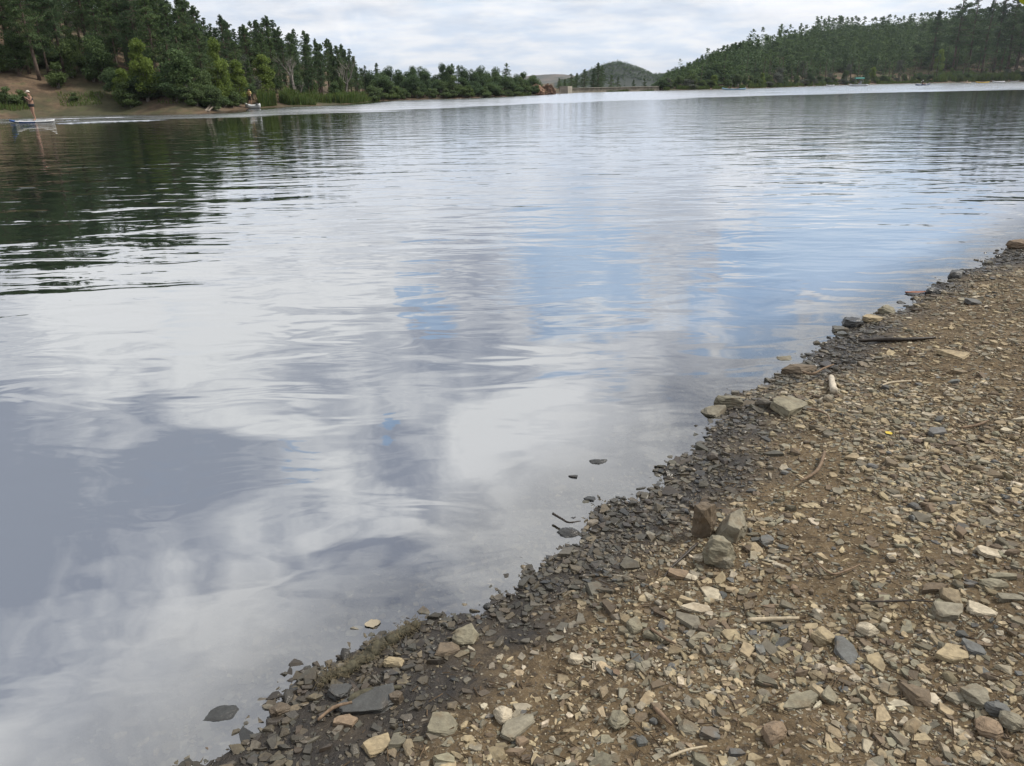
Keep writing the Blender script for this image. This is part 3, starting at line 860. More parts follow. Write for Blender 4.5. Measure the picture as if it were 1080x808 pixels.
# ------------------------------------------------------------------ dam
M_CONC = plain('weathered concrete', (0.29, 0.265, 0.21), 0.9, 0.35, 1.2)
def wall_between(name, px0, px1, s0, s1, zlo, zhi, th, m, parent=None, dents=0.0):
    x0, y0, _ = land(px0, s0); x1, y1, _ = land(px1, s1)
    a = Vector((x0, y0, 0)); b = Vector((x1, y1, 0)); d = (b - a).normalized(); nrm = Vector((d.y, -d.x, 0))
    if nrm.y > 0: nrm = -nrm
    n = 26; bm = bmesh.new(); rows = []
    for i in range(n + 1):
        p = a.lerp(b, i / n); j = random.uniform(-dents, dents)
        rows.append([bm.verts.new(p + nrm * o_ + Vector((0, 0, zz))) for o_, zz in ((.12 + th * .5, zlo), (th * .5, zhi + j), (-th * .5, zhi + j), (-th * .5 - .1, zlo))])
    for i in range(n):
        for k in range(4): bm.faces.new((rows[i][k], rows[i][(k + 1) % 4], rows[i + 1][(k + 1) % 4], rows[i + 1][k]))
    bm.faces.new(rows[0]); bm.faces.new(rows[-1][::-1])
    bmesh.ops.recalc_face_normals(bm, faces=bm.faces)
    return bm_obj(name, bm, m, parent)
x0, y0, r0 = land(640, 2)
dam = tag(empty('dam', (x0, y0, 0)), 'long low stone and concrete dam between the rock cliff and the wooded hill', 'dam')
def keep(o, p):
    o.parent = p; o.matrix_parent_inverse = Matrix.Translation(-p.location)
    return o
keep(wall_between('wall', 599.5, 694, 1.4, 1.6, -1.5, .88, .8, M_CONC, None, .015), dam)
keep(wall_between('coping', 599.6, 693.8, 1.4, 1.6, 0.884, .98, 1.05, plain('coping stone', (.16, .15, .125), .9, .3, 2), None, .02), dam)
keep(wall_between('abutment', 594.6, 599.3, .9, .9, -1.5, 1.35, 1.8, plain('pale concrete', (.31, .285, .24), .9, .2, 1.5)), dam)

# ------------------------------------------------------------------ rocks of the far shores
M_CLIFF = plain('reddish rock', (0.20, 0.125, 0.085), 0.95, 0.45, 0.9)
M_TAN = plain('tan rock', (0.26, 0.22, 0.17), 0.95, 0.35, 0.7)
def outcrop(px, s, w_, h_, m, label, seed, name='rock_outcrop'):
    x, y, r = land(px, s); z = hz1(x, y)
    rr = random.Random(seed)
    bm = bmesh.new(); bmesh.ops.create_icosphere(bm, subdivisions=4, radius=1)
    for v in bm.verts:
        n_ = fbm(np.array([v.co.x * 1.0 + seed]), np.array([v.co.y + v.co.z * 1.7]), 1.3, 4, seed)[0]
        n2_ = fbm(np.array([v.co.x + v.co.y]), np.array([v.co.z * 2.0]), 3.5, 3, seed + 5)[0]
        k = 1 + n_ * .9 + round(n2_ * 4) / 4 * .5
        v.co = Vector((v.co.x * w_ / 2 * k, v.co.y * w_ * .35 * k, max(-.3, v.co.z) * h_ * k))
    o = bm_obj(name, bm, m); o.location = (x, y, z - .1); o.rotation_euler = (0, 0, rr.uniform(-.4, .4))
    tag(o, label, 'rock outcrop')
outcrop(577, 1.2, 2.6, 1.9, M_CLIFF, 'reddish brown rock cliff above the water beside the dam end', 3, 'rock_cliff')
outcrop(566, 2.0, 3.4, 1.5, M_CLIFF, 'lower reddish rock ledge topped by junipers beside the cliff', 4)
outcrop(790, 92, 6, 3.4, M_TAN, 'tan rock outcrop high on the wooded hill slope', 5)
outcrop(757, 92, 5, 2.6, M_TAN, 'smaller tan rock outcrop on the ridge end towards the dam', 6)
outcrop(1066, 34, 9, 6, M_TAN, 'large tan rock face among tall pines near the edge of the view', 8)
outcrop(1072, 12, 9, 3.2, M_TAN, 'bare tan dirt bank below the tall pines above the yellow kayak', 9, 'dirt_bank')

M_DRIFT = plain('driftwood', (0.20, 0.17, 0.14), 0.85, 0.3, 30)
def stick(name, pts, rad, m, label, cat, group=None, seg=8, parent=None, sub=4):
    """pts: world points; radii follow"""
    P = [Vector(p) for p in pts]; Q = []; RR_ = []
    n = len(P)
    for i in range(n - 1):
        for k in range(sub):
            t = k / sub
            a = P[max(i - 1, 0)]; b = P[i]; c_ = P[i + 1]; d = P[min(i + 2, n - 1)]
            q = 0.5 * ((2 * b) + (c_ - a) * t + (2 * a - 5 * b + 4 * c_ - d) * t * t + (3 * b - a - 3 * c_ + d) * t ** 3)
            Q.append(q); RR_.append((rad[i] * (1 - t) + rad[i + 1] * t) * random.uniform(.88, 1.12))
    Q.append(P[-1]); RR_.append(rad[-1])
    o0 = Q[0].copy()
    g = Geo(); g.add(*tube([q - o0 for q in Q], RR_, seg))
    o = g.obj(name, m, parent)
    if parent is None: o.location = o0
    if label: tag(o, label, cat, group)
    return o
for pxa, sa, pxb, sb, r_, lb in ((213, .5, 222, 1.8, .16, 'pale fallen trunk sloping into the water under the grey brush'), (216, .2, 229, .3, .12, 'grey driftwood log lying along the water under the dark pines')):
    xa, ya, _ = land(pxa, sa); xb, yb, _ = land(pxb, sb)
    stick('fallen_log', [(xa, ya, .1), ((xa + xb) / 2, (ya + yb) / 2, .45), (xb, yb, .9 if r_ > .13 else .25)], [r_ * .7, r_ * .6, r_ * .35], M_DRIFT, lb, 'log')

# ------------------------------------------------------------------ people
M_SKIN = plain('skin', (0.33, 0.20, 0.14), 0.55, 0.06, 6)
M_BLACK = plain('black fabric', (0.02, 0.02, 0.022), 0.8, 0.1, 9)
M_CAP = plain('pale cap fabric', (0.55, 0.52, 0.45), 0.8, 0.1, 9)
M_HAIR = plain('brown hair', (0.06, 0.035, 0.02), 0.6, 0.2, 20)
def skin_obj(name, V, E, Rd, m, parent, root=0, sub=1):
    me = bpy.data.meshes.new(name); me.from_pydata([tuple(v) for v in V], E, []); me.update()
    me.materials.append(m)
    o = link(name, me, parent)
    md = o.modifiers.new('skin', 'SKIN'); md.use_smooth_shade = True
    for i, v in enumerate(me.skin_vertices[0].data):
        v.radius = (Rd[i], Rd[i]) if not isinstance(Rd[i], tuple) else Rd[i]; v.use_root = (i == root)
    s_ = o.modifiers.new('sub', 'SUBSURF'); s_.levels = s_.render_levels = sub
    return o
def person(loc, rz, label, pose, shirt=None, pants=None, hat=None, hair=M_HAIR, swim=False, scale=1.0, group=None, build=1.12):
    """faces +X in its own axes; pose: joint name -> position"""
    t = empty('person', loc, rz); t.scale = (scale,) * 3
    J = dict(pel=(0, 0, .93), waist=(0, 0, 1.08), chest=(.01, 0, 1.27), neck=(0, 0, 1.42), head0=(.02, 0, 1.50), head1=(.025, 0, 1.60), nose=(.125, 0, 1.555),
             shL=(0, .17, 1.37), elL=(.05, .25, 1.12), wrL=(.22, .16, 1.22), shR=(0, -.17, 1.37), elR=(.05, -.25, 1.12), wrR=(.22, -.16, 1.22),
             hipL=(0, .09, .88), knL=(.03, .11, .49), anL=(-.02, .12, .08), toL=(.14, .13, .03), hipR=(0, -.09, .88), knR=(.03, -.11, .49), anR=(-.02, -.12, .08), toR=(.14, -.13, .03))
    J.update(pose)
    rad = dict(pel=(.135, .115), waist=.105, chest=(.14, .11), neck=.052, head0=.075, head1=.088, nose=.016, shL=.056, elL=.041, wrL=.027, shR=.056, elR=.041, wrR=.027,
               hipL=.092, knL=.056, anL=.036, toL=.026, hipR=.092, knR=.056, anR=.036, toR=.026)
    ed = [('pel', 'waist'), ('waist', 'chest'), ('chest', 'neck'), ('neck', 'head0'), ('head0', 'head1'), ('head0', 'nose'), ('chest', 'shL'), ('shL', 'elL'), ('elL', 'wrL'), ('chest', 'shR'), ('shR', 'elR'), ('elR', 'wrR'),
          ('pel', 'hipL'), ('hipL', 'knL'), ('knL', 'anL'), ('anL', 'toL'), ('pel', 'hipR'), ('hipR', 'knR'), ('knR', 'anR'), ('anR', 'toR')]
    names = list(J); V = [Vector(J[k]) for k in names]; Rd = [tuple(q * build for q in rad[k]) if isinstance(rad[k], tuple) else rad[k] * (build if k not in ('head0', 'head1', 'nose') else 1.08) for k in names]; E = [(names.index(a), names.index(b)) for a, b in ed]
    for sd in 'LR':          # palm, four bent fingers and a thumb
        el, wr = Vector(J['el' + sd]), Vector(J['wr' + sd]); d = (wr - el).normalized(); sdv = d.cross(Vector((0, 0, 1))).normalized(); dn = sdv.cross(d)
        V.append(wr + d * .07); Rd.append((.036, .017)); p = len(V) - 1; E.append((names.index('wr' + sd), p))
        for k in range(4):
            L = (.030, .036, .033, .025)[k]; b = V[p] + sdv * (k - 1.5) * .019 + d * .012
            i0 = len(V); V += [b, b + d * L, b + d * (L * 1.3) - dn * L * .7]; Rd += [.0085, .008, .0065]; E += [(p, i0), (i0, i0 + 1), (i0 + 1, i0 + 2)]
        b = wr + d * .03 - sdv * .03; i0 = len(V); V += [b, b + d * .03 - sdv * .012 - dn * .01]; Rd += [.010, .008]; E += [(names.index('wr' + sd), i0), (i0, i0 + 1)]
    skin_obj('body', V, E, Rd, M_SKIN, t)
    def shell(name, keys, ee, rr, m): return skin_obj(name, [J[k] for k in keys], [(keys.index(a), keys.index(b)) for a, b in ee], rr, m, t)
    if shirt: shell('shirt', ['waist', 'chest', 'shL', 'elL', 'shR', 'elR', 'pel'], [('waist', 'chest'), ('chest', 'shL'), ('shL', 'elL'), ('chest', 'shR'), ('shR', 'elR'), ('waist', 'pel')], [.125, (.16, .13), .07, .055, .07, .055, .13], shirt)
    if pants: shell('shorts', ['pel', 'hipL', 'knL', 'hipR', 'knR'], [('pel', 'hipL'), ('hipL', 'knL'), ('pel', 'hipR'), ('hipR', 'knR')], [(.145, .125), .105, .072, .105, .072], pants)
    if swim:
        for nm_, rings in (('bikini_top', [(1.17, .145, .180), (1.23, .172, .195), (1.29, .155, .188)]), ('bikini_bottom', [(.80, .150, .190), (.87, .170, .208), (.97, .160, .196)])):
            b_ = bmesh.new(); rr_ = []
            for off_ in (0, -.02):
                for zz, rx, ry in rings:
                    rr_.append([b_.verts.new(((rx + off_) * math.cos(k_ * .3491) + .008, (ry + off_) * math.sin(k_ * .3491), zz)) for k_ in range(18)])
            lp_ = [rr_[0], rr_[1], rr_[2], rr_[5], rr_[4], rr_[3]]
            for q_ in range(6):
                for k_ in range(18): b_.faces.new((lp_[q_][k_], lp_[q_][(k_ + 1) % 18], lp_[(q_ + 1) % 6][(k_ + 1) % 18], lp_[(q_ + 1) % 6][k_]))
            bmesh.ops.recalc_face_normals(b_, faces=b_.faces)
            bm_obj(nm_, b_, M_BLACK, t, True)
    h_ = Vector(J['head1']); 
    skin_obj('hair', [h_ + Vector((-.035, 0, .02)), h_ + Vector((-.055, 0, -.07)), h_ + Vector((-.06, 0, -.16))], [(0, 1), (1, 2)], [.088, .07, .035], hair, t)
    if hat:
        g = bmesh.new()
        bmesh.ops.create_uvsphere(g, u_segments=14, v_segments=8, radius=.107)
        bmesh.ops.delete(g, geom=[v for v in g.verts if v.co.z < -.005], context='VERTS')
        for sgn in range(7):
            pass
        br = [g.verts.new((.085 + .11 * math.cos(a), .085 * math.sin(a), -.005 - .02 * math.cos(a))) for a in np.linspace(-1.57, 1.57, 9)]
        g.faces.new(br)
        hc = bm_obj('hat', g, hat, t, True); hc.location = h_ + Vector((0, 0, .035))
    e_ = bmesh.new()
    for sy in (-1, 1):
        bmesh.ops.create_icosphere(e_, subdivisions=1, radius=.012, matrix=Matrix.Translation(h_ + Vector((.085, sy * .032, -.02))))
    bm_obj('eyes', e_, M_BLACK, t)
    return tag(t, label, 'person', group)
SEAT = dict(pel=(0, 0, .12), waist=(-.02, 0, .28), chest=(-.02, 0, .47), neck=(0, 0, .62), head0=(.02, 0, .70), head1=(.025, 0, .80), nose=(.125, 0, .755),
            shL=(-.02, .17, .57), elL=(.12, .27, .38), wrL=(.34, .26, .44), shR=(-.02, -.17, .57), elR=(.12, -.27, .38), wrR=(.34, -.24, .36),
            hipL=(.06, .10, .11), knL=(.42, .14, .26), anL=(.74, .11, .10), toL=(.86, .11, .2), hipR=(.06, -.10, .11), knR=(.42, -.14, .26), anR=(.74, -.11, .10), toR=(.86, -.11, .2))

# ------------------------------------------------------------------ boats
def hull_mesh(L, W, H, rocker=.06, n=22, tail=.25, flat=False, deck=.6):
    bm = bmesh.new(); rows = []
    for i in range(n + 1):
        u = i / n; x = (u - .5) * L
        wv = W / 2 * (max(0.02, math.sin(math.pi * (u * (1 - tail) + tail * .5)) ** .7) if not flat else max(.03, (1 - abs(2 * u - 1) ** 3.2) ** .6 * (1 if u < .5 else 1 - .12 * (2 * u - 1))))
        rz_ = rocker * (2 * u - 1) ** 4 + (rocker * .8 * max(0, 2 * u - 1) ** 2)
        prof = [(-1, .85), (-.86, .35), (-.45, .04), (0, 0), (.45, .04), (.86, .35), (1, .85), (.82, 1.0), (0, 1 + deck * .18), (-.82, 1.0)]
        rows.append([bm.verts.new((x, a * wv, b * H + rz_)) for a, b in prof])
    for i in range(n):
        for k in range(10): bm.faces.new((rows[i][k], rows[i][(k + 1) % 10], rows[i + 1][(k + 1) % 10], rows[i + 1][k]))
    bm.faces.new(rows[0]); bm.faces.new(rows[-1][::-1])
    bmesh.ops.recalc_face_normals(bm, faces=bm.faces)
    return bm
def box_bm(bm, c_, s_, rot=None):
    M_ = Matrix.Translation(c_) @ (rot or Matrix()) @ Matrix.Diagonal((*s_, 1))
    bmesh.ops.create_cube(bm, size=1, matrix=M_)
def paint(name, col, rough=.35): return plain(name, col, rough, .06, 5, .5)
M_WHITE = paint('white board', (.72, .74, .76)); M_BLUE = paint('blue board edge', (.03, .11, .36)); M_DKBLUE = paint('dark blue hull', (.03, .07, .16))
M_YELLOW = paint('yellow hull', (.75, .50, .04)); M_BEIGE = paint('beige hull', (.42, .33, .22)); M_TEAL = plain('teal canopy', (.05, .25, .22), .7, .08, 6)
M_GREYP = paint('grey hull', (.34, .36, .38)); M_SILVER = paint('metal', (.45, .46, .47), .3); M_LIGHTBLUE = paint('pale blue hull', (.25, .42, .55))

bp = at(34.5, 129.6, 0)
bdir = math.atan2(-.35, -1)         # the board heads towards the edge of the picture
brd = tag(empty('paddleboard', (bp.x, bp.y, -.03), bdir), 'white and blue stand-up paddleboard with a woman standing on it', 'paddleboard')
bm = hull_mesh(2.55, .80, .13, .08, flat=True, tail=.2, deck=.2)
o = bm_obj('board', bm, M_WHITE, brd, True)
o.data.materials.append(M_BLUE)
for f in o.data.polygons:
    c_ = f.center
    if (c_.z < .10 and c_.x > -.2) or c_.x > .95 : f.material_index = 1
pad = bmesh.new(); box_bm(pad, (-.25, 0, .142 + .012), (1.0, .5, .012)); bm_obj('deck_pad', pad, paint('pale deck pad', (.55, .6, .66), .8), brd)
fin = bmesh.new(); v = [fin.verts.new(p) for p in ((-1.05, -.008, .02), (-.9, -.008, .02), (-1.1, -.008, -.2), (-1.05, .008, .02), (-.9, .008, .02), (-1.1, .008, -.2))]
for f in ((0, 1, 2), (5, 4, 3), (0, 3, 4, 1), (1, 4, 5, 2), (2, 5, 3, 0)): fin.faces.new([v[k] for k in f])
bm_obj('fin', fin, M_BLACK, brd)
pw = person(tuple(brd.matrix_basis @ Vector((-.15, 0, .155))), bdir + R(35), 'woman in a black bikini and pale cap standing on the paddleboard, hands raised',
       dict(pel=(0, 0, .93), elL=(.10, .22, 1.13), wrL=(.22, .06, 1.30), elR=(.08, -.24, 1.12), wrR=(.20, -.10, 1.27), knL=(.05, .12, .50), anL=(.0, .15, .08), toL=(.16, .17, .03),
            knR=(-.02, -.12, .49), anR=(-.12, -.15, .08), toR=(.03, -.17, .03), head1=(.03, .0, 1.60)), hat=M_CAP, swim=True, scale=1.06, build=1.3)
# wake behind the board: low swells on the water
mwk, N = mat('wake water')
gl = N.n('ShaderNodeBsdfGlossy'); gl.inputs['Color'].default_value = (.94, .96, .98, 1); gl.inputs['Roughness'].default_value = .12
o_ = N.n('ShaderNodeOutputMaterial'); N.link(gl.outputs[0], o_.inputs[0])
g = Geo()
def ridge(pxs, hgt, wid):
    P = [at(a, b, 0) for a, b in pxs]; Q = []
    for i in range(len(P) - 1):
        for k in range(14): Q.append(P[i].lerp(P[i + 1], k / 14))
    Q.append(P[-1]); V = []; n = len(Q)
    for i, q in enumerate(Q):
        d = (Q[min(i + 1, n - 1)] - Q[max(i - 1, 0)]).normalized(); nn = Vector((d.y, -d.x, 0))
        e = min(1, i / 10, (n - 1 - i) / 10); w_ = wid * (.5 + .5 * e) * random.uniform(.8, 1.2); h_ = hgt * max(0, e) * random.uniform(.6, 1.2)
        for t_, zz in ((-1, -.004), (-.6, .35), (-.2, .85), (0, 1), (.2, .85), (.6, .35), (1, -.004)): V.append(tuple(q + nn * w_ * t_ + Vector((0, 0, zz * h_ if zz > 0 else -.004))))
    F = [(i * 7 + k, i * 7 + k + 1, (i + 1) * 7 + k + 1, (i + 1) * 7 + k) for i in range(n - 1) for k in range(6)]
    g.add(V, F)
ridge([(50, 130.6), (75, 130), (110, 128.4), (150, 127.2), (180, 126.3)], .03, .10)
ridge([(0, 127.3), (22, 127.0), (60, 125.6), (110, 124.2), (150, 123.3)], .03, .10)
ridge([(54, 128.4), (75, 127.2), (90, 126.4)], .025, .09)
tag(g.obj('wake', mwk), 'bright low wake swells trailing behind the paddleboard', None, None, 'stuff')

def kayak(px, py, L, W, col, head, label, cat='kayak', seats=(0,), open_=False):
    p = at(px, py, 0); k = empty('kayak' if cat == 'kayak' else 'canoe', (p.x, p.y, -.06), head)
    bm_obj('hull', hull_mesh(L, W, .30, .16, tail=0.0), col, k, True)
    for s_ in seats:
        b = bmesh.new(); bmesh.ops.create_cone(b, segments=18, radius1=.30, radius2=.27, depth=.07, cap_ends=True, matrix=Matrix.Translation((s_, 0, .345)) @ Matrix.Diagonal((1.35, .8, 1, 1)))
        bm_obj('cockpit_rim', b, M_BLACK, k)
    return tag(k, label, cat)
def paddle(loc, rz, tilt, label):
    t = empty('paddle', loc, rz); t.rotation_euler = (tilt, 0, rz)
    g = Geo(); g.add(*tube([(0, -1.05, 0), (0, 1.05, 0)], [.016, .016], 6)); g.obj('shaft', M_BLACK, t)
    for s_ in (-1, 1):
        b = bmesh.new(); bmesh.ops.create_icosphere(b, subdivisions=2, radius=1, matrix=Matrix.Translation((0, s_ * 1.2, 0)) @ Matrix.Diagonal((.08, .22, .012, 1)))
        bm_obj('blade', b, M_WHITE, t)
    tag(t, label, 'paddle')
shr = lambda n, c: plain(n, c, .8, .1, 8)
hd = R(172)
kayak(774, 94.9, 5.2, .7, M_LIGHTBLUE, hd, 'long pale blue two-seat kayak out on the lake before the wooded hill', seats=(1.0, -.9))
c0 = at(774, 94.9, 0)
def onb(d, z=.2): return (c0.x + math.cos(hd) * d, c0.y + math.sin(hd) * d, z)
person(onb(-.9, .14), hd, 'upright paddler in dark shirt and tan hat in the rear of the two-seat kayak', SEAT, shirt=shr('dark shirt', (.04, .04, .05)), hat=M_CAP, scale=1.1)
person(onb(1.0, .10), hd, 'smaller paddler in a red-brown shirt in the front of the two-seat kayak', SEAT, shirt=shr('red brown shirt', (.16, .06, .04)), scale=.85)
paddle((onb(-.5)[0], onb(-.5)[1], .58), hd, .35, 'white-bladed paddle held by the upright paddler in the two-seat kayak')
hd = R(4)
kayak(973, 90.2, 4.0, .72, M_DKBLUE, hd, 'low dark kayak with one paddler in black', seats=(0,))
c0 = at(973, 90.2, 0)
person(onb(-.1, .14), hd, 'kayaker in a black shirt and white hat in the dark kayak', SEAT, shirt=M_BLACK, hat=paint('white hat', (.8, .8, .8)), scale=1.25)
paddle((onb(.3)[0], onb(.3)[1], .60), hd, .30, 'white-bladed paddle held by the kayaker in black')
kayak(1036, 87.5, 4.4, .85, M_YELLOW, R(175), 'bright yellow kayak at the far shore below the tall pines', seats=(0,))
kayak(1020, 87.8, 2.8, .8, M_BEIGE, R(190), 'beige canoe nosed in to the shore beside the yellow kayak', cat='canoe', seats=())
kayak(1070, 86.5, 3.2, .8, M_GREYP, R(5), 'grey kayak pulled up beside the small white boat', seats=())
c0 = at(1020, 87.8, 0); hd = R(180)
person(onb(0, .15), hd, 'seated person in a pale shirt at the beige canoe', SEAT, shirt=shr('pale shirt', (.6, .55, .45)), scale=1.0)
# canopy boat
p = at(905.5, 91.0, 0); cb = tag(empty('canopy_boat', (p.x, p.y, -.05), R(170)), 'white pontoon boat with a teal canopy near the far shore', 'boat')
for sy in (-.55, .55):
    b = hull_mesh(4.6, .55, .42, .1, tail=.1); o = bm_obj('pontoon', b, M_WHITE, cb, True); o.location = (0, sy, 0)
b = bmesh.new(); box_bm(b, (0, 0, .50), (3.6, 1.6, .10)); bm_obj('deck', b, M_WHITE, cb)
b = bmesh.new(); box_bm(b, (-.2, 0, .74), (.5, 1.3, .35)); box_bm(b, (-.46, 0, 1.05), (.08, 1.3, .5)); bm_obj('seat', b, M_GREYP, cb)
for sx in (-.9, .9):
    for sy in (-.7, .7):
        g = Geo(); g.add(*tube([(sx, sy, .55), (sx, sy, 2.0)], [.025, .025], 6)); g.obj('post', M_SILVER, cb)
b = bmesh.new(); rows = []
for i in range(9):
    a = -1 + 2 * i / 8; rows.append([b.verts.new((sx, a * .85, 2.0 + .22 * (1 - a * a) + dz_)) for sx, dz_ in ((-1.15, 0), (1.15, 0), (1.15, .04), (-1.15, .04))])
for i in range(8):
    for k in range(4): b.faces.new((rows[i][k], rows[i][(k + 1) % 4], rows[i + 1][(k + 1) % 4], rows[i + 1][k]))
b.faces.new(rows[0]); b.faces.new(rows[-1][::-1]); bm_obj('canopy', b, M_TEAL, cb)
c0 = at(905.5, 91.0, 0); hd = R(170)
person(onb(-.1, .72), hd, 'person in a dark shirt seated under the teal canopy', SEAT, shirt=shr('navy shirt', (.03, .05, .12)), scale=1.0)
# small white boats
for px_, py_, nm, L_, lab in ((1053, 87.0, 'rowing_boat', 4.0, 'small white rowing boat with grey seats by the far reeds'), (267, 114.4, 'rowing_boat', 1.5, 'small white boat hull moored under the willows of the wooded bank'), (875.5, 91.2, 'rowing_boat', 2.2, 'tiny white boat at the far shore between the two-seat kayak and the canopy boat')):
    p = at(px_, py_, 0); k = tag(empty(nm, (p.x, p.y, -.06), R(178)), lab, 'boat')
    bm_obj('hull', hull_mesh(L_, L_ * .3, .38, .12, tail=.2), M_WHITE, k, True)
    for sx in (-.5, .5):
        b = bmesh.new(); box_bm(b, (sx, 0, .46), (.25, .7, .06)); bm_obj('seat', b, M_GREYP, k)
x, y, r = land(262.2, 1.6)
person((x, y, hz1(x, y)), R(-110), 'person in a cream-yellow top standing in brush under the willows', {}, shirt=shr('cream shirt', (.66, .52, .22)), pants=shr('brown trousers', (.07, .05, .04)), scale=1.0)
#PART3
# ------------------------------------------------------------------ stones
def hull(pts):
    bm = bmesh.new()
    for p in pts: bm.verts.new(p)
    r_ = bmesh.ops.convex_hull(bm, input=bm.verts)
    junk = [v for v in bm.verts if not v.link_faces]
    bmesh.ops.delete(bm, geom=junk, context='VERTS')
    bmesh.ops.dissolve_limit(bm, angle_limit=R(4), verts=bm.verts, edges=bm.edges)
    return bm
def stone_pts(kind, rr):
    """unit stone: 1 wide, 1 deep, 1 high, centred"""
    n = rr.randint(4, 6) if kind != 'round' else 7
    an = sorted(rr.uniform(0, 6.283) if kind != 'long' else rr.uniform(0, 6.283) for _ in range(n))
    an = [i * 6.283 / n + rr.uniform(-.5, .5) * 5 / n for i in range(n)]
    sh = rr.uniform(-.35, .35)
    out = []
    for a in an:
        k = rr.uniform(.33, .62)
        x, y = math.cos(a) * k, math.sin(a) * k
        x += sh * y
        if kind in ('flat', 'long'):
            t1 = rr.uniform(.88, 1.0); out += [(x, y, rr.uniform(-.5, -.3)), (x * t1, y * t1, rr.uniform(.28, .5))]
            if rr.random() < .15: out.append((x * 1.06, y * 1.08, rr.uniform(-.15, .15)))
        elif kind == 'block':
            t1 = rr.uniform(.55, 1.0); out += [(x, y, rr.uniform(-.5, -.3)), (x * t1, y * t1, rr.uniform(.15, .5)), (x * 1.02, y * 1.02, rr.uniform(-.2, .2))]
        else:
            out += [(x * .8, y * .8, -.42), (x, y, rr.uniform(-.2, .1)), (x * .85, y * .85, rr.uniform(.15, .35)), (x * .4, y * .4, rr.uniform(.4, .5))]
    return out
def proto_np(kind, seed):
    rr = random.Random(seed); bm = hull(stone_pts(kind, rr)); bmesh.ops.triangulate(bm, faces=bm.faces)
    bm.verts.index_update()
    V = np.array([tuple(v.co) for v in bm.verts]); F = np.array([[v.index for v in f.verts] for f in bm.faces]); bm.free()
    return V, F
def proto_fine(kind, seed, rough=.02, cuts=1):
    rr = random.Random(seed); pts_ = stone_pts(kind, rr)
    if cuts > 1:      # large rocks: a second outline knocks the corners about
        pts_ += [(x_ * rr.uniform(.8, .95), y_ * rr.uniform(.8, .95), z_ * rr.uniform(.7, 1.05)) for x_, y_, z_ in stone_pts(kind, rr)]
    bm = hull(pts_)
    bmesh.ops.bevel(bm, geom=list(bm.edges), offset=.012, segments=1, affect='EDGES', profile=.6)
    bmesh.ops.triangulate(bm, faces=bm.faces)
    if cuts: bmesh.ops.subdivide_edges(bm, edges=bm.edges, cuts=cuts, use_grid_fill=True)
    P_ = np.array([tuple(v.co) for v in bm.verts]); n_ = fbm(P_[:, 0] + seed, P_[:, 1] + P_[:, 2] * 2, 4.0 if cuts < 2 else 7.0, 3, seed)
    for i, v in enumerate(bm.verts): v.co += v.co.normalized() * float(n_[i]) * rough * 3
    me = bpy.data.meshes.new('stone'); bm.to_mesh(me); bm.free(); me.materials.append(M_STONE)
    return me
COLS = {'buff': (.38, .31, .195), 'grey': (.245, .225, .17), 'olive': (.25, .23, .165), 'brown': (.165, .128, .088), 'pale': (.50, .44, .33), 'slate': (.14, .145, .14), 'rusty': (.25, .185, .125)}
CN = list(COLS); CP = np.array([.34, .14, .20, .16, .10, .04, .02])
CARR = np.array([COLS[k] for k in CN])
COARSE = {k: [proto_np(k, 200 + i * 7 + j * 31) for i in range(7)] for j, k in enumerate(('flat', 'block', 'round', 'long'))}

def sample(n, rmin, rmax, smin=-.2, amin=-45, amax=64):
    r = np.sqrt(rng.uniform(rmin ** 2, rmax ** 2, n)); a = np.radians(rng.uniform(amin, amax, n))
    x = np.sin(a) * r; y = np.cos(a) * r
    s = sdist(x, y); k = s > smin
    x, y, s = x[k], y[k], s[k]
    px, py, _ = proj_np(np.stack([x, y, np.zeros_like(x)], -1))
    k = (px > -60) & (px < 2300) & (py < 1020) & (py > 150)
    return x[k], y[k], s[k]
tiers = [  # n, rmin, rmax, size lo, hi, power
    (120000, .8, 4.5, .006, .016, 1.3), (130000, 2.5, 11, .012, .026, 1.3), (200000, .8, 13, .016, .036, 1.5), (26000, .8, 5, .022, .05, 1.2), (74000, .8, 14, .032, .070, 1.7), (9500, .8, 14, .055, .11, 2.3), (30000, 12, 32, .05, .16, 2.0)]
D = []
for (n, r0_, r1_, a_, b_, pw_) in tiers:
    n_eff = n; L_ = (b_,)
    x, y, s = sample(n_eff, r0_, r1_, -.75)
    s_ = s; cl = fbm(x, y, 1.5, 4, 61) + np.where((np.abs(s_) < .22) & (b_ > .03), .25, 0) + .5 * fbm(x, y, 6, 2, 62)
    keep_ = rng.random(len(x)) < np.clip(np.where(L_[0] > .03, .56, .64) + cl * 1.6, .2, 1) * np.where(s < 0, np.clip(1 + s / .6, .02, 1) * .8, 1) * np.clip(1.25 - np.hypot(x, y) / 26, .5, 1) * (1 - (.45 if b_ > .04 else .0) * np.clip((s - .9) / 1.4, 0, 1))
    x, y, s = x[keep_], y[keep_], s[keep_]
    L = a_ + (b_ - a_) * rng.random(len(x)) ** pw_
    D.append(np.stack([x, y, s, L], -1))
D = np.vstack(D)
nS = len(D)
x, y, s, L = D.T
z = height(x, y)
asp = rng.uniform(.5, .95, nS); thick = rng.uniform(.10, .30, nS)
kindi = rng.choice(4, nS, p=[.66, .14, .03, .17])
asp = np.where(kindi == 3, rng.uniform(.28, .5, nS), asp)
thick = np.where(kindi == 1, rng.uniform(.28, .52, nS), np.where(kindi == 2, rng.uniform(.4, .6, nS), thick))
H_ = L * thick
yaw = rng.uniform(0, 6.283, nS); tx = rng.normal(0, .13, nS); ty = rng.normal(0, .13, nS)
zc_ = z + H_ * rng.uniform(.0, .40, nS)
ci = rng.choice(len(CN), nS, p=CP / CP.sum())
tint = CARR[ci] * (.50 + .66 * rng.random(nS))[:, None] * (1 + rng.normal(0, .012, (nS, 3)))
wetS = wetness(x, y, z, s)
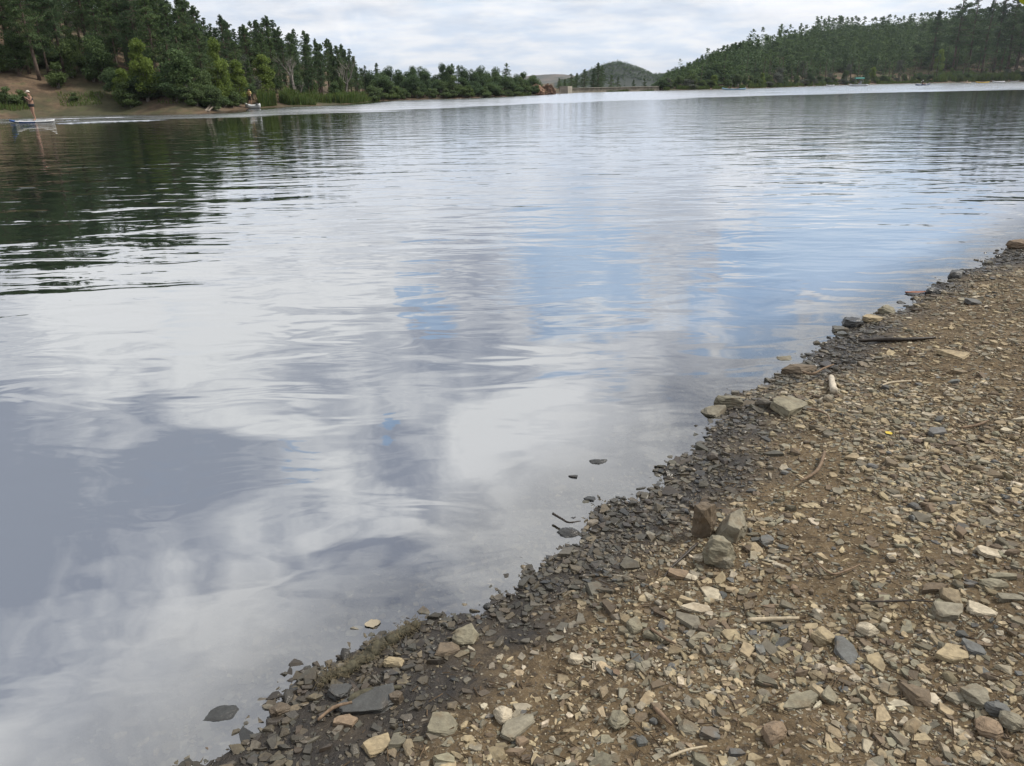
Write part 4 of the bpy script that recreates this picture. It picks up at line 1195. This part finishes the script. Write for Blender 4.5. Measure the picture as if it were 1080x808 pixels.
wetS = np.clip(wetS + (rng.random(nS) - .5) * .5 * (wetS > .02), 0, 1)
wetS = np.where(zc_ + H_ * .5 > .10, wetS * .88, wetS)
px, py, dd = proj_np(np.stack([x, y, zc_], -1))

# the ones that are described singly (photo place, size in photo pixels: width, depth, height)
NAMED = [
 (742, 574, 30, 22, 34, 'block', 'brown', .1, 15, (.05, .0), 'dark reddish brown block of rock with a lichened pale top, standing on the beach', 'dark standing block', 1),
 (772, 575, 40, 26, 26, 'block', 'grey', .0, 60, (.3, -.25), 'greenish grey slab leaning against the dark standing block', 'slab leaning on the block', 2),
 (757, 597, 38, 28, 22, 'block', 'olive', .1, 20, (-.2, .25), 'pointed olive-brown rock in front of the dark standing block', 'pointed rock', 3),
 (764, 600, 16, 14, 10, 'block', 'grey', .1, 40, (0, 0), 'small grey stone at the foot of the pointed rock', None, 4),
 (765, 432, 28, 22, 16, 'block', 'olive', .3, 10, (-.2, .1), 'olive-topped rock at the water, upper one of a pair', 'olive-topped waterline rock', 5),
 (752, 443, 30, 24, 14, 'block', 'grey', .2, 40, (.1, -.2), 'grey pointed rock at the water, lower one of a pair', 'grey pointed waterline rock', 6),
 (832, 436, 40, 34, 14, 'flat', 'olive', .0, 30, (.12, .1), 'large pale olive slab tilted on the wet shingle', 'large pale olive slab', 7),
 (843, 397, 34, 20, 14, 'block', 'brown', .2, -5, (0, 0), 'square-edged brown block at the water beside a pair of thin sticks', 'square brown block', 8),
 (828, 384, 20, 14, 9, 'block', 'olive', .3, 30, (.1, 0), 'rounded olive stone just beyond the square brown block', None, 9),
 (898, 348, 24, 16, 14, 'block', 'slate', 1, 10, (0, 0), 'black wet block of rock in the shallow water', 'black wet block', 10),
 (884, 352, 16, 12, 8, 'flat', 'grey', .8, 30, (0, 0), 'wet grey stone in the water beside the black wet block', None, 11),
 (935, 334, 22, 16, 12, 'block', 'olive', .1, 40, (.1, .1), 'tan angular rock at the water above the flat pale plate', 'tan waterline rock', 12),
 (922, 340, 26, 20, 7, 'flat', 'buff', .1, 20, (0, .1), 'flat tan plate of stone at the water beside the tan angular rock', 'flat tan plate', 13),
 (1078, 266, 26, 20, 14, 'round', 'rusty', .2, 0, (0, 0), 'reddish boulder where the waterline meets the edge of the view', 'reddish boulder', 14),
 (1007, 378, 34, 26, 7, 'flat', 'buff', .0, 10, (.05, 0), 'flat buff slab lying alone on the upper beach', 'flat buff slab of the upper beach', 15),
 (1026, 322, 18, 12, 6, 'flat', 'slate', .3, 15, (.1, .2), 'dark tilted plate of stone above the flat buff slab', None, 16),
 (893, 694, 24, 46, 6, 'flat', 'slate', .0, 6, (.14, .0), 'long blue-grey wedge of slate pointing down the beach', 'blue-grey wedge of slate', 17),
 (870, 680, 24, 22, 14, 'block', 'buff', .0, 30, (.15, .2), 'square tan stone touching the blue-grey wedge of slate', 'square tan stone', 18),
 (916, 672, 20, 18, 14, 'round', 'pale', .0, 30, (0, 0), 'cream coloured rounded stone beside the blue-grey wedge of slate', 'cream rounded stone', 19),
 (392, 748, 70, 36, 12, 'flat', 'slate', .75, 8, (.12, .03), 'large dark slate slab on the wet shingle by the mossy log', 'large dark slate slab', 20),
 (418, 745, 14, 16, 18, 'block', 'brown', .4, 20, (0, 0), 'dark brown pointed stone standing at the end of the dark slate slab', None, 21),
 (358, 735, 30, 20, 10, 'flat', 'slate', .8, 30, (.1, .2), 'wet grey slab between the mossy log and the dark slate slab', None, 22),
 (998, 654, 38, 24, 14, 'long', 'grey', .0, 5, (.05, .0), 'long striped grey stone in a row of slabs', 'long striped grey stone', 23),
 (1034, 648, 34, 18, 8, 'flat', 'pale', .0, -15, (.1, .05), 'pale slab beside the long striped grey stone', 'pale slab of the row', 24),
 (1050, 624, 30, 18, 14, 'block', 'olive', .0, 5, (.0, .1), 'grey-olive block above the pale slab of the row', 'grey-olive block', 25),
 (984, 625, 28, 14, 9, 'long', 'brown', .0, -4, (.1, 0), 'dark brown long stone above the long striped grey stone', None, 26),
 (1066, 635, 30, 14, 8, 'long', 'grey', .0, -8, (.1, .1), 'slender grey slab overlapping the grey-olive block', None, 27),
 (964, 740, 38, 26, 16, 'block', 'brown', .0, 0, (.1, .1), 'dark brown pointed rock with a shaded side low on the beach', 'dark brown pointed rock', 28),
 (1030, 745, 34, 26, 20, 'block', 'grey', .0, 25, (.1, -.1), 'large grey block with a flat top low on the beach', 'large grey block', 29),
 (1052, 756, 24, 20, 14, 'block', 'slate', .1, 25, (.0, .2), 'dark grey cube-like stone next to the large grey block', 'dark cube-like stone', 30),
 (1066, 770, 22, 20, 18, 'round', 'grey', .0, 25, (.0, .2), 'rounded grey stone below the dark cube-like stone', None, 31),
 (1004, 694, 34, 22, 8, 'flat', 'buff', .0, 5, (.05, .05), 'flat buff plate in front of the long striped grey stone', 'flat buff plate', 32),
 (1026, 688, 24, 20, 8, 'flat', 'slate', .0, 25, (-.05, .1), 'bluish flat stone touching the flat buff plate', None, 33),
 (841, 746, 38, 20, 10, 'flat', 'olive', .0, 5, (.15, -.05), 'broad olive-grey flat stone tilted below the square tan stone', 'broad olive-grey stone', 34),
 (874, 742, 20, 18, 12, 'flat', 'olive', .0, 25, (.05, .05), 'dull brown flat stone beside the broad olive-grey stone', None, 35),
 (818, 784, 32, 24, 20, 'round', 'rusty', .0, 15, (0, 0), 'orange-tan rounded rock at the bottom of the beach', 'orange-tan rounded rock', 36),
 (1044, 776, 30, 22, 16, 'round', 'rusty', .0, 15, (0, 0), 'crumbly orange rock between grey stones at the bottom of the beach', 'crumbly orange rock', 37),
 (716, 611, 28, 14, 8, 'flat', 'rusty', .0, -18, (.1, .2), 'thin orange-tan shard below the dark standing block', 'thin orange-tan shard', 38),
 (631, 492, 20, 12, 5, 'round', 'slate', 1, 5, (0, 0), 'dark oval rock standing out of the water away from the shore', 'dark oval rock in the water', 39),
 (605, 508, 10, 7, 4, 'flat', 'slate', 1, 5, (0, 0), 'tiny dark stone tip in the water beside the dark oval rock', None, 40),
 (600, 568, 24, 16, 9, 'round', 'slate', 1, 5, (0, 0), 'smooth black wet rock at the edge of the water', 'smooth black wet rock', 41),
 (622, 530, 12, 9, 5, 'flat', 'slate', 1, 15, (0, 0), 'small black rock just off the shore beyond the smooth black rock', None, 42),
 (234, 760, 36, 22, 6, 'round', 'slate', 1, 5, (0, 0), 'dark flat rock breaking the water off the end of the beach', 'dark flat rock in the water', 43),
 (652, 770, 26, 20, 20, 'block', 'olive', .0, 5, (.2, 0), 'olive triangular stone among small gravel', 'olive triangular stone', 44),
 (726, 773, 22, 22, 10, 'block', 'grey', .0, 35, (.1, -.1), 'grey squarish stone beside a dark diamond-shaped one', 'grey squarish stone', 45),
 (748, 778, 24, 20, 9, 'flat', 'slate', .0, 45, (.1, .1), 'dark grey diamond-shaped stone beside the grey squarish one', None, 46),
 (416, 703, 22, 14, 10, 'block', 'buff', .1, 0, (0, 0), 'brick-shaped tan stone just behind the mossy log', 'brick-shaped tan stone', 47),
 (491, 682, 26, 22, 20, 'block', 'olive', .05, 10, (.3, 0), 'pale triangular grey-green stone standing in the wet shingle', 'pale triangular stone', 48),
 (472, 690, 30, 18, 10, 'block', 'brown', .2, 10, (0, .1), 'brown block beside the pale triangular stone', None, 49),
 (295, 757, 26, 18, 14, 'block', 'brown', .5, 10, (0, .1), 'red-brown block at the waterline below the mossy log', 'red-brown waterline block', 50),
 (364, 765, 30, 16, 8, 'flat', 'rusty', .0, -20, (.1, .1), 'orange-buff shard in front of the dark slate slab', 'orange-buff shard', 51),
 (397, 790, 44, 22, 8, 'flat', 'buff', .0, 3, (.1, .0), 'broad layered buff slab at the bottom of the beach', 'broad layered buff slab', 52),
 (468, 770, 40, 26, 10, 'flat', 'olive', .0, 15, (.1, .0), 'broad olive slab half sunk in gravel near the orange-buff shard', 'broad olive slab', 53),
 (545, 772, 48, 30, 9, 'flat', 'grey', .0, 25, (-.1, .1), 'grey and brown slab half buried in soil', 'half buried grey slab', 54),
 (530, 762, 22, 20, 16, 'round', 'pale', .0, 25, (0, .1), 'cream rounded stone above the half buried grey slab', None, 55),
 (668, 664, 22, 18, 10, 'block', 'olive', .0, 25, (0, .1), 'rounded olive stone in the middle of the gravel', 'rounded olive stone', 56),
 (607, 700, 16, 14, 9, 'flat', 'pale', .0, 25, (0, .2), 'pale heart-shaped stone on dark soil', 'pale heart-shaped stone', 57),
 (1008, 740, 30, 14, 7, 'flat', 'grey', .0, -15, (.1, .1), 'slim grey slab beside the large grey block', None, 58),
 (1044, 586, 26, 20, 5, 'flat', 'pale', .0, 15, (.05, .1), 'pale grey flat plate near the edge of the view', 'pale grey plate', 59),
 (808, 575, 20, 14, 9, 'flat', 'slate', .0, 15, (.05, .1), 'dark edged flat stone beyond the leaning slab', None, 60),
 (735, 644, 32, 12, 5, 'flat', 'pale', .0, -8, (.05, .1), 'thin pale streaky plate below the pointed rock', 'thin pale plate', 61),
 (984, 314, 18, 12, 12, 'block', 'slate', 1, 10, (0, 0), 'black wet knobbly stone at the far end of the waterline', 'black knobbly stone', 62),
 (962, 313, 14, 8, 4, 'flat', 'slate', 1, 10, (0, 0), 'small black stone in the water before the black knobbly stone', None, 63),
 (1008, 297, 20, 14, 12, 'block', 'slate', .7, 10, (0, 0), 'dark angular rock at the waterline near the reddish boulder', 'dark angular rock', 64),
]
M_SPECIAL = []
n_named = len(NAMED)
SL = []      # landmarks of the beach: px, py, phrase
nam_xy = []
for (px_, py_, w_, d_, h_, kd, cn, wt, yw, tl, lab, short, sd) in NAMED:
    p = ground_at(px_, py_ - h_ * .35); dist = -(CI @ (p - Vector((0, 0, CAM_H)))).z; u = dist / FPX
    W_, Dp, Hh = w_ * u, d_ * u * 1.15, h_ * u * (1.55 if sd < 5 else (.8 if py_ < 450 else .95))
    me = proto_fine(kd, 900 + sd, .035, 3)
    o = link('stone', me)
    zz = max(p.z, -.02 if wt >= 1 and py_ < 800 and p.z < 0 else p.z)
    o.scale = (W_, Dp, Hh); o.rotation_euler = (tl[0], tl[1], R(yw) if kd != 'long' else R(yw))
    o.location = (p.x, p.y, zz + Hh * .26)
    if p.z < 0.0: o.location.z = max(o.location.z, -Hh * .12)
    c_ = COLS[cn]; vv_ = random.uniform(.92, 1.12); o.color = (*[min(1, v * vv_) for v in c_], 1 - wt)
    tag(o, lab, 'stone', 'stones of the beach')
    if short: SL.append((px_, py_, short))
    nam_xy.append((p.x, p.y, max(W_, Dp) * .5))
SL += [(878, 410, 'bleached white stick'), (937, 458, 'yellow leaf'), (815, 658, 'long straight pale twig'), (862, 500, 'curved brown stick'), (390, 690, 'mossy log')]

# keep the merged and single stones clear of the named ones
blk = np.zeros(nS, bool)
for (ax, ay, ar) in nam_xy: blk |= (np.hypot(x - ax, y - ay) < ar * .8) & (L > .03)
vis = (px > 4) & (px < 1076) & (py < 802) & (py > 250) & ~blk & (s > -.05)
score = np.where(vis, L * np.sqrt(asp) / dd, -1)
order = np.argsort(-score)[:300 - n_named - 1]
single = np.zeros(nS, bool); single[order] = True
FINE = [[proto_fine(k, 500 + i * 13 + j * 57, .010, 1) for i in range(8)] for j, k in enumerate(('flat', 'block', 'round', 'long'))]
bucket = {}
for i in order:
    o = link('stone', FINE[kindi[i]][rng.integers(8)])
    o.location = (x[i], y[i], zc_[i]); o.scale = (L[i], L[i] * asp[i], H_[i]); o.rotation_euler = (tx[i], ty[i], yaw[i])
    o.color = (*np.clip(tint[i], 0, 1), 1 - wetS[i])
    m = min(SL, key=lambda q: math.hypot(q[0] - px[i], (q[1] - py[i]) * 1.3))
    dx, dy = px[i] - m[0], (py[i] - m[1]) * 1.5
    rel = ('to the right of' if dx > 0 else 'to the left of') if abs(dx) > abs(dy) else ('in front of' if dy > 0 else 'beyond')
    bucket.setdefault((m[2], rel, CN[ci[i]] if wetS[i] < .5 else 'wet dark', ['flat', 'blocky', 'rounded', 'long'][kindi[i]]), []).append((math.hypot(dx, dy), o))
for (mk, rel, cn, sh), lst in bucket.items():
    lst.sort(key=lambda q: q[0])
    for j, (_, o) in enumerate(lst):
        w_ = '' if len(lst) == 1 else ('nearest ' if j == 0 else ORD[min(j, 24)] + ' nearest ')
        tag(o, f'{w_}{sh} {cn} stone {rel} the {mk}'.replace('flat buff slab of the upper beach', 'flat buff upper-beach slab').replace('dark oval rock in the water', 'dark oval water rock').replace('dark flat rock in the water', 'dark flat water rock').replace('large pale olive slab', 'pale olive slab').replace('long striped grey stone', 'striped grey stone').replace('long straight pale twig', 'straight pale twig'), 'stone', 'stones of the beach')

# everything smaller: gravel as one mass
rest = ~single & ~blk
def rotm(tx, ty, yw):
    cx_, sx_ = np.cos(tx), np.sin(tx); cy_, sy_ = np.cos(ty), np.sin(ty); cz_, sz_ = np.cos(yw), np.sin(yw)
    M_ = np.empty((len(tx), 3, 3))
    M_[:, 0, 0] = cz_ * cy_; M_[:, 0, 1] = cz_ * sy_ * sx_ - sz_ * cx_; M_[:, 0, 2] = cz_ * sy_ * cx_ + sz_ * sx_
    M_[:, 1, 0] = sz_ * cy_; M_[:, 1, 1] = sz_ * sy_ * sx_ + cz_ * cx_; M_[:, 1, 2] = sz_ * sy_ * cx_ - cz_ * sx_
    M_[:, 2, 0] = -sy_; M_[:, 2, 1] = cy_ * sx_; M_[:, 2, 2] = cy_ * cx_
    return M_
VV = []; FF = []; TT = []; WW = []; off = 0
pid = rng.integers(0, 7, nS)
for k in range(4):
    for i in range(7):
        q = np.where(rest & (kindi == k) & (pid == i))[0]
        if not len(q): continue
        V0, F0 = COARSE[('flat', 'block', 'round', 'long')[k]][i]
        sc = np.stack([L[q], L[q] * asp[q], H_[q]], -1)
        P_ = V0[None] * sc[:, None]
        P_ = np.einsum('nij,nkj->nki', rotm(tx[q], ty[q], yaw[q]), P_) + np.stack([x[q], y[q], zc_[q]], -1)[:, None]
        nv = len(V0)
        VV.append(P_.reshape(-1, 3)); FF.append((F0[None] + (off + np.arange(len(q)) * nv)[:, None, None]).reshape(-1, 3)); off += len(q) * nv
        TT.append(np.repeat(tint[q], nv, 0)); WW.append(np.repeat(wetS[q], nv))
VV = np.vstack(VV); FF = np.vstack(FF); TT = np.clip(np.vstack(TT), 0, 1)
gme = mesh_np('gravel', VV, FF, M_GRAVEL)
add_attr(gme, 'tint', np.hstack([TT, np.ones((len(TT), 1))]), 'FLOAT_COLOR'); add_attr(gme, 'wet', np.concatenate(WW))
tag(link('gravel', gme), 'loose angular gravel and small shards covering the brown soil of the beach', None, None, 'stuff')

# bits of bark, needles and twigs strewn over the soil
xl, yl, sl = sample(26000, .8, 9, .25); kk = rng.random(len(xl)) < np.clip(.4 + 2.2 * fbm(xl, yl, 1.1, 3, 71), .03, 1); xl, yl = xl[kk], yl[kk]
nl = len(xl); zl = height(xl, yl) + rng.uniform(.003, .014, nl); Ll = rng.uniform(.012, .06, nl); al = rng.uniform(0, 6.283, nl); wl = rng.uniform(.0009, .0022, nl)
dl = np.stack([np.cos(al), np.sin(al), rng.normal(0, .12, nl)], -1); nl_ = np.stack([-np.sin(al), np.cos(al), np.zeros(nl)], -1); cl_ = np.stack([xl, yl, zl], -1)
corner = []
for e_ in (-1, 1):
    for a_, b_ in ((-1, -.6), (1, -.6), (0, 1)): corner.append(cl_ + dl * (Ll * .5 * e_)[:, None] + nl_ * (wl * a_)[:, None] + np.array([0, 0, 1]) * (wl * b_)[:, None])
Vl = np.stack(corner, 1).reshape(-1, 3); b0 = (np.arange(nl) * 6)[:, None]
Fl = np.vstack([b0 + np.array(f) for f in ((0, 3, 5, 2), (1, 2, 5, 4), (0, 1, 4, 3))])
M_LIT = plain('plant litter', (.10, .07, .042), .9, .5, 25)
tag(link('plant_litter', mesh_np('plant_litter', Vl, Fl, M_LIT)), 'fine twigs, needles and bark bits strewn over the brown soil', None, None, 'stuff')

# ------------------------------------------------------------------ sticks, leaves and the log on the beach
M_BLEACH = plain('bleached wood', (0.46, 0.41, 0.33), 0.8, 0.25, 60)
M_BROWNW = plain('brown stick wood', (0.17, 0.12, 0.08), 0.85, 0.35, 60)
M_PALEW = plain('pale twig wood', (0.40, 0.34, 0.24), 0.8, 0.2, 60)
M_DARKW = plain('dark wet wood', (0.035, 0.028, 0.022), 0.5, 0.3, 60)
M_MOSS = plain('green brown algae', (0.06, 0.055, 0.035), 0.8, 0.5, 40)
def gp(px, py, lift=.012):
    p = ground_at(px, py); p.z = max(p.z, 0) + lift; return p
def pxr(px, py, w): 
    p = ground_at(px, py); return -(CI @ (p - Vector((0, 0, CAM_H)))).z / FPX * w
def bstick(pl, widths, m, label, lift=.012, cat='stick', name='stick'):
    return stick(name, [gp(a, b, lift) for a, b in pl], [pxr(pl[min(i, len(pl) - 1)][0], pl[min(i, len(pl) - 1)][1], w_) * .5 for i, w_ in enumerate(widths)], m, label, cat)
bstick([(876, 402), (877, 409), (879, 418)], [5, 7, 8], M_BLEACH, 'short thick bleached white stick pointing down to the wet shingle', .03)
bstick([(869, 482), (866, 492), (861, 502), (852, 509), (843, 513)], [3, 3.4, 3.6, 3, 2], M_BROWNW, 'curved brown stick lying on the gravel', .03)
bstick([(788, 659), (812, 658), (842, 657)], [5, 5, 3.4], M_PALEW, 'long straight pale twig lying across the beach', .02)
bstick([(960, 405), (938, 407), (928, 411)], [2.2, 2.6, 1.6], M_PALEW, 'thin pale twig on the brown upper beach beyond the yellow leaf', .02)
bstick([(735, 578), (722, 590), (708, 603), (700, 613)], [3.4, 3, 2.6, 1.5], M_DARKW, 'dark curved root beside the dark standing block', .02)
bstick([(912, 642), (935, 642), (962, 641), (988, 643)], [1.8, 2.2, 2, 1.2], M_DARKW, 'thin dark straight twig beside the long striped grey stone', .03)
bstick([(846, 400), (856, 402), (868, 396), (878, 392)], [2.5, 2.5, 2.5, 1.5], M_BROWNW, 'thin brown branch resting on the square brown block', .05)
bstick([(850, 436), (862, 438), (872, 443), (874, 449)], [2, 2.2, 2, 1.4], M_BROWNW, 'thin hooked twig just beyond the large pale olive slab', .03)
bstick([(905, 362), (930, 361), (955, 361), (986, 359)], [3, 4.5, 4.5, 2.5], M_DARKW, 'long dark rotten branch lying along the damp upper beach', .02)
bstick([(583, 552), (592, 557), (600, 560), (612, 557)], [3, 2.6, 2, 1.2], M_DARKW, 'black twig sticking out of the water by the smooth black rock', .03)
bstick([(1012, 455), (1030, 452), (1042, 447)], [2.6, 3, 1.5], M_BROWNW, 'brown stick on the gravel slope past the yellow leaf', .02)
bstick([(686, 668), (700, 678), (712, 684)], [3.4, 3, 2], M_BROWNW, 'short brown stick slanting over the middle gravel', .02)
bstick([(690, 752), (700, 762), (708, 770)], [5, 5, 3], M_BROWNW, 'stubby brown stick among the stones by the grey squarish stone', .02)
bstick([(704, 805), (724, 797), (745, 793)], [3, 3, 2], M_PALEW, 'pale thin stick at the bottom edge of the beach', .02)
bstick([(860, 597), (876, 610), (893, 606), (906, 600)], [2, 2.2, 2, 1], M_BROWNW, 'thin crooked twig on the soil above the cream rounded stone', .02)
# mossy log at the waterline
lg = tag(empty('mossy_log', tuple(gp(390, 694, 0))), 'mossy algae-covered branch lying along the waterline', 'log')
pl = [(338, 724), (362, 711), (384, 698), (404, 682), (424, 670), (444, 659)]
P_ = [gp(a, b, .012) for a, b in pl]
o0 = lg.location.copy()
g = Geo(); Q = []; RRr_ = []
for i in range(len(P_) - 1):
    for k in range(8):
        t_ = k / 8; Q.append(P_[i].lerp(P_[i + 1], t_) + Vector((random.gauss(0, .004), random.gauss(0, .004), random.gauss(0, .003)))); RRr_.append(random.uniform(.7, 1.3) * (.012 + .010 * math.sin(math.pi * (i + t_) / 5)))
g.add(*tube([q - o0 for q in Q], RRr_, 9)); g.obj('wood', M_MOSS, lg)
vv = []
for i in range(2200):
    q = Q[rng.integers(len(Q))] - o0; a = rng.uniform(0, 6.28); l_ = rng.uniform(.006, .026)
    b0 = np.array(q) + rng.normal(0, .012, 3); dv = np.array([math.cos(a), math.sin(a), rng.uniform(-.5, .4)]) * l_; wv = np.array([-math.sin(a), math.cos(a), 0]) * .0012
    vv += [b0 - wv, b0 + wv, b0 + dv + wv * .3, b0 + dv - wv * .3]
vv = np.array(vv); link('moss', mesh_np('moss', vv, np.arange(len(vv)).reshape(-1, 4), plain('moss strands', (.085, .07, .042), .85, .5, 50)), lg)
bstick([(368, 745), (380, 738), (400, 733), (424, 730)], [6, 9, 8, 4], M_MOSS, 'short mossy branch lying between the mossy log and the dark slate slab', .02, 'stick')
bstick([(336, 765), (352, 752), (372, 746)], [3, 4, 3], M_BROWNW, 'reddish brown root along the edge of the dark slate slab', .02)
def leaf(px, py, w_, h_, m, label, water_=False, cat='leaf', yaw_=.4):
    p = at(px, py, .001) if water_ else gp(px, py, .012)
    u = -(CI @ (p - Vector((0, 0, CAM_H)))).z / FPX
    bm = bmesh.new(); n = 9; rows = []
    for i in range(n):
        t_ = i / (n - 1); wd = math.sin(math.pi * min(1, t_ * .96 + .02)) ** .8 * .5 * (1 + .15 * math.sin(t_ * 17))
        rows.append([bm.verts.new(((t_ - .5), a * wd, .05 * abs(a) + .08 * (t_ - .5) ** 2 - (0.004 if b else 0))) for a, b in ((-1, 0), (0, 0), (1, 0), (1, 1), (0, 1), (-1, 1))])
    for i in range(n - 1):
        for k in range(6): bm.faces.new((rows[i][k], rows[i][(k + 1) % 6], rows[i + 1][(k + 1) % 6], rows[i + 1][k]))
    bm.faces.new(rows[0]); bm.faces.new(rows[-1][::-1])
    bmesh.ops.recalc_face_normals(bm, faces=bm.faces)
    o = bm_obj('leaf', bm, m); o.location = p; o.scale = (w_ * u, h_ * u * 1.6, w_ * u); o.rotation_euler = (0, 0, yaw_)
    return tag(o, label, cat)
leaf(937, 459, 7, 5, plain('yellow leaf', (.55, .42, .05), .6, .1, 30), 'small yellow fallen leaf on the brown beach')
leaf(393, 658, 17, 8, plain('tan leaf', (.30, .26, .19), .6, .12, 30), 'pale tan leaf floating on the water off the mossy log', True, yaw_=.3)
leaf(966, 309, 24, 5, plain('red brown leaf', (.20, .09, .06), .6, .25, 30), 'reddish brown leaf mat floating by the rocks near the black knobbly stone', True, yaw_=.05)
leaf(650, 712, 7, 6, plain('brown leaf', (.16, .11, .07), .6, .2, 30), 'small brown dead leaf on the gravel near the pale heart-shaped stone')

# ------------------------------------------------------------------ young tree beside the beach; one leaf reaches into view
sx_, sy_ = 3.9, 2.2; sz_ = hz1(sx_, sy_)
sp = tag(empty('young_tree', (sx_, sy_, sz_)), 'yellow-green leaf of a young tree reaching in at the top corner of the view', 'tree')
tip = Vector((0, 0, CAM_H)) + ray(1081.5, 17) * 3.1
g = Geo()
base = Vector((sx_, sy_, sz_ - .05))
g.add(*tube([base - base, Vector((.02, .05, 1.0)), Vector((-.05, .1, 2.0)), Vector((-.02, .12, 2.9))], [.035, .028, .018, .006], 8))
brs = [(Vector((-.03, .08, 1.7)), tip + Vector((.05, 0, .03)) - base), (Vector((0, .05, 1.2)), Vector((.5, -.5, 1.7))), (Vector((-.05, .1, 2.0)), Vector((.5, .2, 2.6))), (Vector((-.03, .1, 2.3)), Vector((-.1, -.6, 2.8))), (Vector((0, .1, 1.5)), Vector((.6, .3, 2.0)))]
cents = []
for a, b in brs:
    mid = a.lerp(b, .5) + Vector((0, 0, .08)); g.add(*tube([a, mid, b], [.012, .008, .003], 5))
    for k in range(26):
        t_ = random.uniform(.25, 1); q = (a.lerp(mid, t_ * 2) if t_ < .5 else mid.lerp(b, t_ * 2 - 1)) + Vector([random.gauss(0, .07) for _ in range(3)]); cents.append(q)
g.obj('trunk', M_GREYBARK, sp)
def leaf_poly(bm, c_, L_, W_, ax, side):
    pts_ = [c_ + ax * (t_ - .5) * L_ + side * s_ * math.sin(math.pi * t_) ** .7 * W_ for t_, s_ in ((0.02, 0), (.25, 1), (.5, 1), (.75, 1), (.98, 0), (.75, -1), (.5, -1), (.25, -1))]
    bm.faces.new([bm.verts.new(p_) for p_ in pts_])
bm = bmesh.new()
for q in cents:
    wq = q + base; a_, b_, dp_ = proj(*wq)
    if -60 < a_ < 1110 and -60 < b_ < 900: continue
    ax = Vector([random.gauss(0, 1) for _ in range(3)]).normalized(); sd_ = ax.cross(Vector((random.random(), .3, 1))).normalized()
    leaf_poly(bm, q, .06, .018, ax, sd_)
right = (CAMR @ Vector((1, 0, 0))); up_ = (CAMR @ Vector((0, 1, 0)))
leaf_poly(bm, tip - base, .062, .036, (up_ * .9 + right * .1).normalized(), (right * .9 - up_ * .1).normalized())
me = bpy.data.meshes.new('crown'); bm.to_mesh(me); bm.free(); add_attr(me, 'tone', np.full(len(me.vertices), .8)); 
me.materials.append(leaf_mat('young leaves', (.16, .22, .01), (.28, .33, .012), (.26, .30, .012), trans=.4)); link('crown', me, sp)

# ------------------------------------------------------------------ air
hzm = bpy.data.materials.new('air'); hzm.use_nodes = True; N = NT(hzm.node_tree)
v_ = N.n('ShaderNodeVolumePrincipled'); v_.inputs['Color'].default_value = (.72, .80, .92, 1); v_.inputs['Density'].default_value = .00013; v_.inputs['Anisotropy'].default_value = .2
o_ = N.n('ShaderNodeOutputMaterial'); N.link(v_.outputs[0], o_.inputs['Volume'])
bm = bmesh.new(); bmesh.ops.create_cube(bm, size=1, matrix=Matrix.Translation((0, 0, 38.5)) @ Matrix.Diagonal((8800, 8800, 89, 1)))
tag(bm_obj('haze', bm, hzm), None, None, None, 'stuff')
